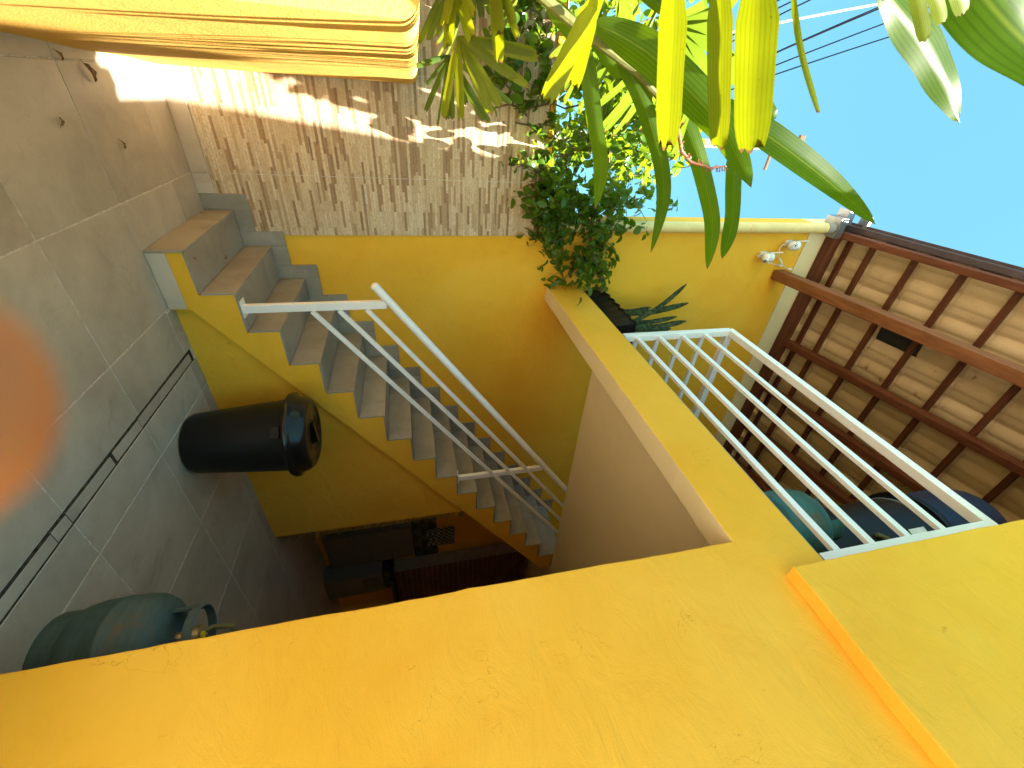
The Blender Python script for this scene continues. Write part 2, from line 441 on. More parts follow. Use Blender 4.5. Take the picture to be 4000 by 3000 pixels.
M['palmdark'] = m_leaf('dark_palm_leaflet', (0.03, 0.07, 0.015), (0.07, 0.13, 0.02), (0.22, 0.34, 0.02), 45, 0.4, 0.4)
M['broad'] = m_leaf('broad_leaf', (0.035, 0.085, 0.008), (0.08, 0.15, 0.010), (0.27, 0.42, 0.003), 60, 0.5, 0.34, 0.15)
M['vine'] = m_leaf('vine_leaf', (0.045, 0.115, 0.014), (0.12, 0.23, 0.024), (0.32, 0.46, 0.012), 0, 0.4, 0.28, 0.35, (0.1, 0.2, 0.04))

def m_snake():
    m, t, o = mat('snake_plant_leaf'); uv = N(t, 'ShaderNodeUVMap'); mp = N(t, 'ShaderNodeMapping')
    mp.inputs['Scale'].default_value = (1.2, 22, 1); t.links.new(uv.outputs[0], mp.inputs[0])
    n = noise(t, mp.outputs[0], 1.0, 4, 0.6, 0.5)
    c = mixc(t, ramp(t, n, [(0.47, (0, 0, 0)), (0.56, (1, 1, 1))]), (0.012, 0.020, 0.004), (0.060, 0.072, 0.018))
    principled(t, o, c, 0.6, 0.2); return m
M['snake'] = m_snake()
def m_skin():
    m, t, o = mat('skin'); P = pos(t); n = noise(t, P, 300, 4, 0.6)
    p = principled(t, o, mixc(t, n, (0.56, 0.17, 0.06), (0.64, 0.22, 0.085)), 0.5, 0.4)
    p.inputs['Subsurface Weight'].default_value = 0.6
    p.inputs['Subsurface Radius'].default_value = (0.012, 0.004, 0.0015); p.inputs['Subsurface Scale'].default_value = 1.0
    return m
M['skin'] = m_skin()
def m_check():
    m, t, o = mat('checked_cloth'); g = N(t, 'ShaderNodeNewGeometry'); sx = N(t, 'ShaderNodeSeparateXYZ'); t.links.new(g.outputs['Position'], sx.inputs[0])
    cb = N(t, 'ShaderNodeCombineXYZ'); t.links.new(sx.outputs[0], cb.inputs[0]); t.links.new(sx.outputs[2], cb.inputs[1])
    k = N(t, 'ShaderNodeTexChecker'); k.inputs['Scale'].default_value = 28; t.links.new(cb.outputs[0], k.inputs[0])
    principled(t, o, mixc(t, k.outputs['Fac'], (0.04, 0.045, 0.05), (0.3, 0.3, 0.3)), 0.9, 0.1); return m
M['check'] = m_check()
LEAVES = [
["p","u",0.0512,[-1.005,-1.45,1.785],[-0.941,-1.417,1.763],[-0.868,-1.383,1.736],[-0.783,-1.35,1.703]],
["p","u",0.0416,[-0.986,-1.44,1.768],[-0.936,-1.413,1.77],[-0.88,-1.387,1.771],[-0.817,-1.36,1.77]],
["p","u",0.0587,[-1.015,-1.6,1.843],[-0.935,-1.567,1.884],[-0.835,-1.533,1.929],[-0.709,-1.5,1.982]],
["p","u",0.0496,[-1.02,-1.62,1.919],[-0.942,-1.58,1.978],[-0.843,-1.54,2.045],[-0.716,-1.5,2.124]],
["p","u",0.0796,[-1.023,-1.64,1.981],[-0.945,-1.6,2.045],[-0.843,-1.56,2.118],[-0.713,-1.52,2.204]],
["p","u",0.0117,[-1.024,-1.6,2.087],[-0.966,-1.58,2.144],[-0.899,-1.55,2.231],[-0.808,-1.5,2.376]],
["p","u",0.0252,[-1.051,-1.6,2.354],[-1.023,-1.583,2.411],[-0.992,-1.567,2.471],[-0.957,-1.55,2.536]],
["p","u",0.0242,[-1.054,-1.6,2.391],[-1.035,-1.583,2.444],[-1.014,-1.567,2.499],[-0.99,-1.55,2.558]],
["p","u",0.0271,[-1.066,-1.6,2.434],[-1.049,-1.583,2.488],[-1.031,-1.567,2.545],[-1.01,-1.55,2.604]],
["b","u",0.0928,[-0.96,-1.2,1.871],[-0.937,-1.22,1.947],[-0.894,-1.25,2.042],[-0.784,-1.28,2.231],[-0.685,-1.27,2.366],[-0.591,-1.24,2.485]],
["b","u",0.0827,[-0.853,-1.05,2.191],[-0.804,-1.08,2.378],[-0.74,-1.12,2.567],[-0.626,-1.12,2.86],[-0.528,-1.1,3.104],[-0.437,-1.08,3.311]],
["b","f",0.081,[-1.046,-1.5,2.398],[-1.005,-1.48,2.529],[-0.951,-1.46,2.681],[-0.88,-1.44,2.833],[-0.815,-1.42,2.96]],
["b","h",0.1475,[-1.122,-1.5,2.481],[-1.082,-1.48,2.651],[-1.018,-1.46,2.891],[-0.949,-1.44,3.169],[-0.854,-1.42,3.48]],
["b","f",0.0482,[-0.896,-1.15,1.982],[-0.838,-1.15,2.045],[-0.75,-1.14,2.118],[-0.629,-1.12,2.206],[-0.504,-1.1,2.26],[-0.321,-1.08,2.274]],
["b","f",0.0555,[-0.782,-1.1,2.23],[-0.7,-1.1,2.316],[-0.54,-1.09,2.439],[-0.407,-1.07,2.527],[-0.241,-1.05,2.578]],
["b","f",0.0465,[-0.927,-1.1,1.872],[-0.853,-1.1,1.908],[-0.738,-1.1,1.95],[-0.607,-1.08,2.006],[-0.477,-1.06,2.018]],
["b","f",0.0556,[-0.667,-1.0,2.566],[-0.545,-1.0,2.615],[-0.404,-0.98,2.681],[-0.253,-0.96,2.711]],
["b","f",0.0487,[-1.012,-1.0,1.8],[-0.967,-1.0,1.87],[-0.905,-1.0,1.921],[-0.839,-1.0,1.976]],
["b","f",0.0392,[-0.991,-1.05,1.871],[-0.935,-1.05,1.945],[-0.885,-1.05,2.006],[-0.863,-1.05,2.041]],
["b","f",0.0386,[-0.881,-0.9,2.635],[-0.839,-0.9,2.7],[-0.801,-0.9,2.748],[-0.782,-0.9,2.776]],
["b","u",0.0288,[-1.044,-1.2,1.959],[-1.016,-1.2,2.025],[-1.005,-1.2,2.073],[-1.007,-1.2,2.118]],
["r","f",0.0199,[-0.953,-0.55,1.585],[-0.87,-0.573,1.563],[-0.784,-0.597,1.541],[-0.695,-0.62,1.519]],
["r","f",0.0217,[-0.953,-0.55,1.585],[-0.87,-0.573,1.586],[-0.783,-0.597,1.587],[-0.693,-0.62,1.588]],
["r","f",0.0263,[-0.953,-0.55,1.585],[-0.878,-0.573,1.625],[-0.799,-0.597,1.668],[-0.716,-0.62,1.713]],
["r","f",0.0266,[-0.953,-0.55,1.585],[-0.886,-0.573,1.637],[-0.817,-0.597,1.693],[-0.745,-0.62,1.751]],
["r","f",0.0257,[-0.953,-0.55,1.585],[-0.917,-0.573,1.657],[-0.879,-0.597,1.732],[-0.841,-0.62,1.809]],
["r","f",0.026,[-0.953,-0.55,1.585],[-0.939,-0.573,1.684],[-0.925,-0.597,1.786],[-0.911,-0.62,1.889]],
["r","f",0.0236,[-0.953,-0.55,1.585],[-0.944,-0.573,1.681],[-0.936,-0.597,1.779],[-0.927,-0.62,1.877]],
["r","f",0.0212,[-0.953,-0.55,1.585],[-0.91,-0.573,1.671],[-0.866,-0.597,1.761],[-0.82,-0.62,1.854]],
["r","f",0.0177,[-0.909,-0.3,1.577],[-0.892,-0.327,1.527],[-0.875,-0.353,1.478],[-0.859,-0.38,1.431]],
["r","f",0.0131,[-0.909,-0.3,1.577],[-0.872,-0.327,1.542],[-0.835,-0.353,1.507],[-0.799,-0.38,1.473]],
["r","f",0.0185,[-0.909,-0.3,1.577],[-0.842,-0.327,1.54],[-0.775,-0.353,1.502],[-0.706,-0.38,1.464]],
["r","f",0.0198,[-0.909,-0.3,1.577],[-0.833,-0.327,1.57],[-0.755,-0.353,1.564],[-0.676,-0.38,1.557]],
["r","f",0.0198,[-0.909,-0.3,1.577],[-0.834,-0.327,1.578],[-0.756,-0.353,1.58],[-0.677,-0.38,1.581]],
["r","f",0.0219,[-0.909,-0.3,1.577],[-0.835,-0.327,1.624],[-0.758,-0.353,1.674],[-0.678,-0.38,1.726]],
["r","f",0.0186,[-0.909,-0.3,1.577],[-0.834,-0.327,1.633],[-0.756,-0.353,1.691],[-0.675,-0.38,1.751]],
["r","f",0.0195,[-0.909,-0.3,1.577],[-0.858,-0.327,1.665],[-0.806,-0.353,1.756],[-0.752,-0.38,1.851]],
["r","f",0.0191,[-0.909,-0.3,1.577],[-0.853,-0.327,1.599],[-0.795,-0.353,1.622],[-0.737,-0.38,1.646]],
["r","f",0.0081,[-0.909,-0.3,1.577],[-0.827,-0.327,1.556],[-0.742,-0.353,1.535],[-0.655,-0.38,1.514]],
["r","f",0.0102,[-0.909,-0.3,1.577],[-0.897,-0.327,1.536],[-0.885,-0.353,1.496],[-0.874,-0.38,1.457]],
["r","u",0.0272,[-1.062,-0.85,1.541],[-1.024,-0.867,1.527],[-0.985,-0.883,1.514],[-0.946,-0.9,1.5]],
["r","u",0.0307,[-1.062,-0.85,1.541],[-1.007,-0.867,1.531],[-0.95,-0.883,1.52],[-0.892,-0.9,1.509]],
["r","u",0.0302,[-1.062,-0.85,1.541],[-1.015,-0.867,1.556],[-0.967,-0.883,1.572],[-0.917,-0.9,1.588]],
["r","u",0.0209,[-1.062,-0.85,1.541],[-1.033,-0.867,1.56],[-1.004,-0.883,1.579],[-0.975,-0.9,1.598]],
["r","u",0.026,[-1.062,-0.85,1.541],[-1.019,-0.867,1.534],[-0.976,-0.883,1.526],[-0.932,-0.9,1.519]],
["r","u",0.0317,[-1.08,-0.85,1.655],[-1.014,-0.867,1.661],[-0.945,-0.883,1.669],[-0.872,-0.9,1.676]],
["r","u",0.0309,[-1.08,-0.85,1.655],[-1.033,-0.867,1.661],[-0.985,-0.883,1.667],[-0.935,-0.9,1.673]],
["r","u",0.0214,[-1.081,-0.85,1.664],[-1.045,-0.867,1.683],[-1.007,-0.883,1.702],[-0.97,-0.9,1.721]],
["r","u",0.0173,[-1.081,-0.85,1.666],[-1.034,-0.867,1.688],[-0.986,-0.883,1.711],[-0.936,-0.9,1.735]],
["r","f",0.0207,[-1.135,-0.1,1.574],[-1.069,-0.133,1.534],[-1.003,-0.167,1.495],[-0.937,-0.2,1.455]],
["r","f",0.0211,[-1.137,-0.1,1.595],[-1.076,-0.133,1.562],[-1.014,-0.167,1.528],[-0.953,-0.2,1.495]],
["r","f",0.0214,[-1.139,-0.1,1.617],[-1.082,-0.133,1.589],[-1.026,-0.167,1.562],[-0.969,-0.2,1.534]],
["r","f",0.0217,[-1.141,-0.1,1.639],[-1.089,-0.133,1.617],[-1.037,-0.167,1.595],[-0.985,-0.2,1.574]],
["r","f",0.0221,[-1.143,-0.1,1.661],[-1.096,-0.133,1.645],[-1.048,-0.167,1.629],[-1.001,-0.2,1.613]],
["r","f",0.0223,[-1.145,-0.1,1.683],[-1.102,-0.133,1.672],[-1.059,-0.167,1.662],[-1.017,-0.2,1.652]],
["r","f",0.0222,[-1.147,-0.1,1.705],[-1.109,-0.133,1.7],[-1.071,-0.167,1.696],[-1.033,-0.2,1.691]],
["r","f",0.0218,[-1.15,-0.1,1.727],[-1.116,-0.133,1.728],[-1.082,-0.167,1.729],[-1.048,-0.2,1.731]],
["r","f",0.0208,[-1.152,-0.1,1.749],[-1.122,-0.133,1.756],[-1.093,-0.167,1.763],[-1.064,-0.2,1.77]]]

# ------------------------------------------------------------------ measures (metres)
RI, TD, NS = 0.18, 0.25, 16          # stair riser, tread, number of steps
WY = 0.878                           # face of the boundary wall
FX = 0.61                            # front face of the house
YJ = -1.78                           # edge of the opening in the front of the house
ZB, ZT = 2.53, 2.84                  # beam over the opening
HOLE = -0.02                         # edge of the stair opening in the upper floor

# ------------------------------------------------------------------ ground and tiled floor
g = MB().add([(-60, -60, -0.06), (60, -60, -0.06), (60, 60, -0.06), (-60, 60, -0.06)], [(0, 1, 2, 3)]).build('ground', M['ground'])
tag(g, kind='structure')
fl = empty('floor', (0, 0, 0)); tag(fl, kind='structure')
MB().box(-0.98, 5.6, -5.0, WY, -0.055, -0.0022).build('grout_bed', M['grout'], fl)
G = 0.0028
def floor_tile(x0, x1, y0, y1, dz=0):
    if x1 - x0 < 0.02 or y1 - y0 < 0.02: return
    o = MB().box(x0 + G, x1 - G, y0 + G, y1 - G, -0.04, rng.uniform(-0.0004, 0.0002) + dz).build('tile', M['floor'], fl, bevel=0.0015, bseg=1)
    return o
YL = [-4.73, -4.145, -3.555, -2.965, -2.38, -1.79, -1.20, -0.62, -0.03, 0.56, WY]
for x0, x1 in ((-0.95, -0.79), (-0.79, -0.23), (-0.23, 0.33)):
    for y0, y1 in zip(YL[:-1], YL[1:]): floor_tile(x0, x1, y0, y1)
Y2 = YL[:8] + [-0.05]
for y0, y1 in zip(Y2[:-1], Y2[1:]): floor_tile(0.33, 0.611, y0, y1)
floor_tile(0.345, 0.611, -0.05, 0.05)
XL = [0.688, 0.885, 1.45, 2.01, 2.57]
for x0, x1 in zip(XL[:-1], XL[1:]):
    for y0, y1 in zip(Y2[:-1], Y2[1:]): floor_tile(x0, x1, y0, y1)
    floor_tile(x0, x1, -0.05, 0.05)
for x0, x1 in ((2.57, 3.13), (3.13, 3.69), (3.69, 4.25), (4.25, 4.81), (4.81, 5.37)):
    for y0, y1 in zip(YL[:-1], YL[1:]): floor_tile(x0, x1, y0, y1)
# slot drain: dirty joints either side of loose cover strips
dr = MB().box(0.611, 0.688, -4.9, 0.02, -0.055, -0.0016).build('drain_bed', M['dirt'], fl)
for a, b in ((-0.635, -0.012), (-0.870, -0.638), (-1.199, -0.888), (-1.286, -1.202), (-1.79, -1.289), (-2.6, -1.793), (-3.4, -2.603), (-4.4, -3.403)):
    j = rng.uniform(-0.002, 0.002)
    MB().prism([(0.6255 + j, a), (0.679 + j, a), (0.680, b), (0.6275, b)], 'z', -0.04, -0.0006).build('drain_cover', M['floor'], fl, bevel=0.0015, bseg=1)

# ------------------------------------------------------------------ boundary wall behind the stair
bw = empty('boundary_wall', (0.8, WY, 0)); tag(bw, 'tall yellow boundary wall beside the staircase, partly faced with beige stone strip tiles', 'wall')
MB().prism([(-3.4, -0.05), (5.6, -0.05), (5.6, 5.17), (0.05, 5.17), (0.05, 2.405), (-3.4, 2.405)], 'y', WY, 1.04).build('plaster', M['yellow'], bw)
MB().box(0.05, 5.6, WY - 0.012, 1.05, 5.172, 5.53).build('concrete_band', M['soffit'], bw, bevel=0.006)
ZS = [0.107, 0.431, 0.750, 1.068, 1.392, 1.712, 2.034, 2.357, 2.41]
XS = [-2.67, -2.06, -1.45, -0.84, -0.23, 0.175]
MB().box(-2.67, 0.174, WY - 0.0095, WY + 0.01, 0.1, 2.409).build('tile_grout', M['grout'], bw)
for x0, x1 in zip(XS[:-1], XS[1:]):
    for z0, z1 in zip(ZS[:-1], ZS[1:]):
        MB().box(x0 + 0.002, x1 - 0.002, WY - 0.011 - rng.uniform(0, 0.001), WY, z0 + 0.002, z1 - 0.002).build('stone_tile', M['stone'], bw)
MB().box(-2.8, 0.2, WY - 0.02, 1.06, 2.411, 2.45).build('coping', M['yellow'], bw, bevel=0.006)
# skirting: straight along the yard, stepping up beside the stair
S = 0.105
for x0, x1 in ((-2.6, -0.84), (-0.84, -0.231), (-0.229, -S - 0.001)):
    MB().box(x0, x1, WY - 0.022, WY - 0.0125, 0.001, S).build('skirting', M['skirt'], bw, bevel=0.001, bseg=1)
for i in range(NS):
    x = i * TD; z = (i + 1) * RI
    MB().box(x - S, x - 0.001, WY - 0.0215, WY - 0.0125, i * RI + 0.001, z + S - 0.0005).build('skirting', M['tread'], bw, bevel=0.001, bseg=1)
    MB().box(x + 0.0005, x + TD - S - 0.001, WY - 0.0225, WY - 0.0125, z + 0.001, z + S).build('skirting', M['tread'], bw, bevel=0.001, bseg=1)

# ------------------------------------------------------------------ staircase
stc = empty('staircase', (0, 0.44, 0)); tag(stc, 'straight staircase with grey tiled steps and a yellow painted side', 'staircase')
T = 0.012
prof = [(T, -0.01)]
for i in range(NS - 1):
    prof += [(i * TD + T, (i + 1) * RI - T), ((i + 1) * TD + T, (i + 1) * RI - T)]
sof = lambda x: 0.10 + 0.7265 * (x - 0.345)
prof[-1] = ((NS - 1) * TD + 0.005, prof[-1][1])
prof += [((NS - 1) * TD + 0.005, sof((NS - 1) * TD)), (0.345, 0.10), (0.345, -0.01)]
MB().prism(prof, 'y', 0.0, WY - 0.001).build('stringer', M['yellow'], stc)
MB().prism([(0.36, -0.01), (2.57, -0.01), (2.57, sof(2.57) + 0.05), (0.36, 0.161)], 'y', 0.05, 0.18).build('side_wall', M['yellow'], stc)
MB().box(0.015, 0.335, -0.012, -0.001, 0.001, 0.09).build('skirting', M['skirt'], stc, bevel=0.002)
for i in range(NS):
    x = i * TD; z = (i + 1) * RI
    for y0, y1 in ((-0.003, 0.598), (0.602, WY - 0.0235)):
        MB().box(x, x + T - 0.001, y0 - (0.012 if i == 0 and y0 < 0 else 0), y1, i * RI + 0.001, z - 0.0005).build('riser_tile', M['tread'], stc, bevel=0.001, bseg=1)
        if i < NS - 1:
            MB().box(x + T + 0.0, x + TD - 0.001, y0, y1, z - T + 0.0005, z).build('tread_tile', M['tread'], stc, bevel=0.001, bseg=1)

# ------------------------------------------------------------------ house: front wall with beam, upper wall, floors, inside walls
hs = empty('house', (2.0, -3.0, 0)); tag(hs, 'yellow two storey house front with covered veranda over the passage', 'house')
def facemats(o, z_down=1):
    for p in o.data.polygons:
        if p.normal.z < -0.9: p.material_index = z_down
er = random.Random(21)
def wavy(a, b, step=0.05, amp=0.0018):
    a = Vector((*a, 0)); b = Vector((*b, 0)); n = max(2, int((b - a).length / step)); t = (b - a).normalized(); s_ = Vector((-t.y, t.x, 0))
    out = []; w_ = 0
    for k in range(1, n):
        w_ = 0.6 * w_ + er.uniform(-amp, amp) + (er.uniform(-2.5, 0) * amp if er.random() < 0.06 else 0)
        q = a.lerp(b, k / n) + s_ * w_; out.append((q.x, q.y))
    return [(a.x, a.y)] + out
f = MB().prism([(-4.6, -0.05)] + [(YJ, -0.05)] + wavy((YJ, 0.0), (YJ, ZB)) + wavy((YJ, ZB), (WY - 0.002, ZB)) + [(WY - 0.002, ZB), (WY - 0.002, ZT)] + wavy((WY - 0.1, ZT), (-1.9, ZT), 0.08, 0.0012) + [(-4.6, ZT)], 'x', FX, FX + 0.14)
def rough_edge(o, amp):
    pass
o = f.build('front_wall', [M['yellow'], M['soffit']], hs, bevel=0.006); facemats(o)
o = MB().prism([(-4.6, 2.64)] + wavy((-4.5, 2.64), (-1.945, 2.64), 0.06) + wavy((-1.945, 2.64), (-1.945, 6.7), 0.05) + [(-1.945, 6.7), (-4.6, 6.7)], 'x', 0.551, 0.74).build('upper_wall', M['yellow'], hs, bevel=0.005)
o = MB().prism([(0.751, -4.6), (5.6, -4.6), (5.6, WY - 0.002), (3.76, WY - 0.002), (3.76, HOLE), (0.751, HOLE)], 'z', 2.69, ZT - 0.001).build('upper_floor_slab', M['soffit'], hs)
o = MB().prism([(0.645, -4.6), (5.6, -4.6), (5.6, WY - 0.003), (3.751, WY - 0.003), (3.751, HOLE - 0.002), (0.752, HOLE - 0.002), (0.752, -0.02), (0.645, -0.02)], 'z', ZT + 0.0005, 2.878).build('veranda_floor', M['tread'], hs, bevel=0.003)
MB().box(4.8, 4.95, -4.6, WY - 0.003, 2.885, 6.6).build('veranda_back_wall', M['yellow'], hs)
MB().box(0.76, 4.79, -3.3, -3.16, 2.885, 6.5).build('veranda_side_wall', M['yellow'], hs)
MB().box(5.45, 5.6, -4.6, WY - 0.003, -0.05, 2.688).build('room_back_wall', M['yellow'], hs)
MB().box(0.76, 5.44, -4.6, -4.45, -0.05, 2.688).build('room_side_wall', M['yellow'], hs)

# roof: battens and tiles on rafters, rising away from the boundary wall
SL = 0.20
rz = lambda y, z0: z0 + SL * (WY - y)
rf = empty('roof', (0, 0, 0), hs); rf.location = (0, 3.0, 0)
rf.location = (-1.4, 2.6, 5.6)
def along(name, x0, x1, z0, h, m, ya=WY - 0.02, yb=-4.4, bev=0.006):
    mb = MB(); pts = []
    for y in (ya, yb):
        zz = rz(y, z0)
        pts += [(x0, y, zz), (x1, y, zz), (x1, y, zz + h), (x0, y, zz + h)]
    mb.add(pts, [(0, 1, 2, 3), (7, 6, 5, 4), (0, 4, 5, 1), (1, 5, 6, 2), (2, 6, 7, 3), (3, 7, 4, 0)])
    return mb.build(name, m, rf, bevel=bev)
along('rafter', 0.105, 0.165, 5.415, 0.085, M['wood'], 0.80)
for x in (0.73, 1.34, 1.95, 2.56, 3.17, 3.78, 4.39): along('rafter', x - 0.035, x + 0.035, 5.40, 0.10, M['wood'], 0.80)
MB().box(0.10, 4.8, 0.765, WY - 0.014, 5.373, 5.47).build('wall_plate', M['wood_x'], rf, bevel=0.006)
for k in range(15):
    y = 0.73 if k == 0 else 0.525 - 0.3475 * (k - 1)
    MB().box(0.166, 4.8, y - 0.022, y + 0.022, rz(y, 5.5005), rz(y, 5.5005) + 0.035).build('batten', M['wood_x'], rf)
along('flashing', 0.05, 0.104, 5.525, 0.045, M['flash'], 0.93, -4.4, 0.004)
along('flashing', 0.03, 0.14, 5.572, 0.010, M['flash'], 0.93, -4.4, 0.002)
# tie beam, lower and paler, with its tail against the boundary wall
mb = MB(); pts = []
for y in (WY - 0.014, -4.4):
    zz = 5.0 + 0.178 * (0.83 - y) - 0.06
    pts += [(0.50, y, zz), (0.60, y, zz), (0.60, y, zz + 0.115), (0.50, y, zz + 0.115)]
mb.add(pts, [(0, 1, 2, 3), (7, 6, 5, 4), (0, 4, 5, 1), (1, 5, 6, 2), (2, 6, 7, 3), (3, 7, 4, 0)])
mb.build('tie_beam', M['wood_pale'], rf, bevel=0.008)
# one interlocking clay tile: channel, ridge and lapped edge; laid in courses
def tile_mesh():
    W, L, th = 0.2052, 0.3475, 0.012
    pr = [(-0.012, 0.029), (0.004, 0.031), (0.020, 0.024), (0.038, 0.010), (0.060, 0.002), (0.085, 0.0), (0.108, 0.003), (0.118, 0.009), (0.130, 0.010), (0.160, 0.011), (0.184, 0.018), (0.205, 0.0295), (0.217, 0.031)]
    mb = MB()
    n = len(pr); vs = []
    for y, dz in ((0.03, 0.010), (0.0, 0.012), (-L * 0.93, 0.0), (-L - 0.05, -0.006)):
        for dt in (0, th):
            vs += [(x, y, z + dz + dt) for x, z in pr]
    fs = []
    for r in range(3):
        for s_ in (0, 1):
            a = (r * 2 + s_) * n; b = ((r + 1) * 2 + s_) * n
            for i in range(n - 1):
                q = (a + i, b + i, b + i + 1, a + i + 1)
                fs.append(q if s_ else q[::-1])
        for i in (0, n - 1):
            a = r * 2 * n + i; b = a + n; c = (r + 1) * 2 * n + i; d = c + n
            fs.append((a, c, d, b))
    for r in (0, 3):
        for i in range(n - 1):
            a = r * 2 * n + i; fs.append((a, a + 1, a + n + 1, a + n))
    mb.add(vs, fs)
    me = bpy.data.meshes.new('roof_tile'); me.from_pydata(mb.v, [], mb.f)
    bm = bmesh.new(); bm.from_mesh(me); bmesh.ops.recalc_face_normals(bm, faces=bm.faces)
    for q in bm.faces: q.smooth = True
    for e in bm.edges:
        if len(e.link_faces) == 2 and e.calc_face_angle(0) > 0.7: e.smooth = False
    bm.to_mesh(me); bm.free()
    me.materials.append(M['rooftile']); return me
TM = tile_mesh(); TMD = TM.copy(); TMD.materials.clear(); TMD.materials.append(M['darktile'])
BASE = Vector(hs.location) + Vector(rf.location)
cnt = 0
for r in range(13):
    for c in range(23):
        y = 0.525 + 0.3475 - 0.3475 * r; x = 0.115 + 0.2052 * c
        d = (r == 2 and c == 3)
        o = bpy.data.objects.new('roof_tile', TMD if d else TM); COL.objects.link(o); o.parent = rf
        jx, jz = rng.uniform(-0.003, 0.003), rng.uniform(-0.002, 0.002)
        o.location = Vector((x + jx, y, rz(y, 5.538) + jz)) - BASE
        o.rotation_euler = (-math.atan(SL), 0, rng.uniform(-0.008, 0.008)); cnt += 1

# ------------------------------------------------------------------ low garden wall, its face almost edge-on
gw = empty('garden_wall', (-1.0, -0.4, 0)); tag(gw, 'low rough yellow garden wall with rounded top in sunlight, palms behind', 'wall')
fx = lambda y: -0.842 + 0.050 * y
gt = lambda y: 1.485 - 0.031 * (WY - y)
mb = MB(); rows = []; pr = []
NA = 6
ys = [WY - 0.012 - k * 0.09 for k in range(26)]
vs = []
for y in ys:
    zt = gt(y); X = fx(y) + 0.003 * math.sin(y * 9) ; Rr = 0.045
    pr = [(X, -0.05), (X, 0.4), (X, 0.9), (X, zt - Rr)]
    pr += [(X - Rr + Rr * math.cos(a), zt - Rr + Rr * math.sin(a)) for a in [math.pi / 2 * k / NA for k in range(1, NA + 1)]]
    pr += [(X - 0.2 - Rr * math.sin(a), zt - Rr + Rr * math.cos(a)) for a in [math.pi / 2 * k / NA for k in range(0, NA + 1)]]
    pr += [(X - 0.2 - Rr, -0.05)]
    vs += [(px, y, pz) for px, pz in pr]
n = len(pr); fs = []
for k in range(len(ys) - 1):
    for i in range(n): fs.append((k * n + i, k * n + (i + 1) % n, (k + 1) * n + (i + 1) % n, (k + 1) * n + i))
fs += [tuple(range(n)), tuple((len(ys) - 1) * n + i for i in range(n))]
mb.add(vs, fs).build('wall_body', M['garden_yellow'], gw, smooth=True, sharp=50)
tag(MB().box(-3.4, -1.16, -2.6, WY - 0.03, -0.055, 0.95).build('planting_bed', M['soil']), kind='structure')

yw = empty('light_block_wall', (-3.5, -3.0, 0)); tag(yw, 'unseen grey wall across the planting bed, added to cut light on the house front', 'wall')  # out of view, added only to dim the light on the house front
MB().box(-3.56, -3.41, -9.0, 1.04, -0.05, 3.1).build('plaster', M['ground'], yw, bevel=0.01)
MB().box(-3.60, -3.37, -9.0, 1.06, 3.101, 3.15).build('coping', M['concrete'], yw, bevel=0.006)

# ------------------------------------------------------------------ railings
sr = empty('stair_railing', (0.36, 0.0, 0.36)); tag(sr, 'white metal handrail with three sloping bars on the open side of the staircase', 'railing')
rs = RI / TD
YR = 0.022
for x, zb in ((0.36, 0.36), (2.06, 1.62), (3.70, 2.88)):
    zt = 1.165 + rs * (x - 0.36)
    MB().bar((x, YR, zb + 0.006), (x, YR, zt + 0.02), 0.032, 0.05, (1, 0, 0)).build('post', M['white'], sr, bevel=0.003)
    MB().box(x - 0.052, x + 0.052, YR - 0.022, YR + 0.045, zb + 0.0005, zb + 0.008).build('base_plate', M['white'], sr, bevel=0.002)
for z0 in (0.722, 0.880, 1.044):
    MB().bar((0.386, YR - 0.012, z0 + rs * 0.026), (3.70, YR - 0.012, z0 + rs * 3.34), 0.018, 0.028).build('bar', M['white'], sr, bevel=0.002)
hz = lambda x: 1.215 + rs * (x - 0.36)
MB().tube([(0.245, YR, hz(0.245)), (3.75, YR, hz(3.75))], 0.026, 20).build('handrail', M['white'], sr, smooth=True)
mb = MB(); q = Vector((0.245, YR, hz(0.245))); tdir = Vector((-TD, 0, -RI)).normalized()
mb.tube([q, q + tdir * 0.008, q + tdir * 0.017, q + tdir * 0.024, q + tdir * 0.0275], [0.0275, 0.0275, 0.024, 0.014, 0.003], 20).build('end_cap', M['white'], sr, smooth=True)

vr = empty('veranda_railing', (0.66, -0.9, 2.88)); tag(vr, 'white metal balcony railing with horizontal bars turning a corner on the veranda', 'railing')
PX = 0.665
for (x, y) in ((PX, -0.045), (PX, -1.902), (2.2, -0.046), (3.69, -0.046)):
    MB().box(x - 0.025, x + 0.025, y - 0.025, y + 0.025, 2.8785, 3.79).build('post', M['white'], vr, bevel=0.003)
for z in (2.985, 3.170, 3.368, 3.570):
    MB().box(PX - 0.012, PX + 0.012, -1.876, -0.072, z - 0.016, z + 0.016).build('bar', M['white'], vr, bevel=0.002)
    MB().box(0.691, 3.70, -0.057, -0.033, z - 0.016, z + 0.016).build('bar', M['white'], vr, bevel=0.002)
MB().box(PX - 0.025, PX + 0.025, -1.94, -0.022, 3.791, 3.812).build('top_channel', M['white'], vr, bevel=0.003)
MB().tube([(PX, -1.95, 3.83), (PX, -0.035, 3.83)], 0.026, 16).build('handrail', M['white'], vr, smooth=True)
MB().box(0.691, 3.70, -0.070, -0.020, 3.775, 3.83).build('return_rail', M['white'], vr, bevel=0.006)

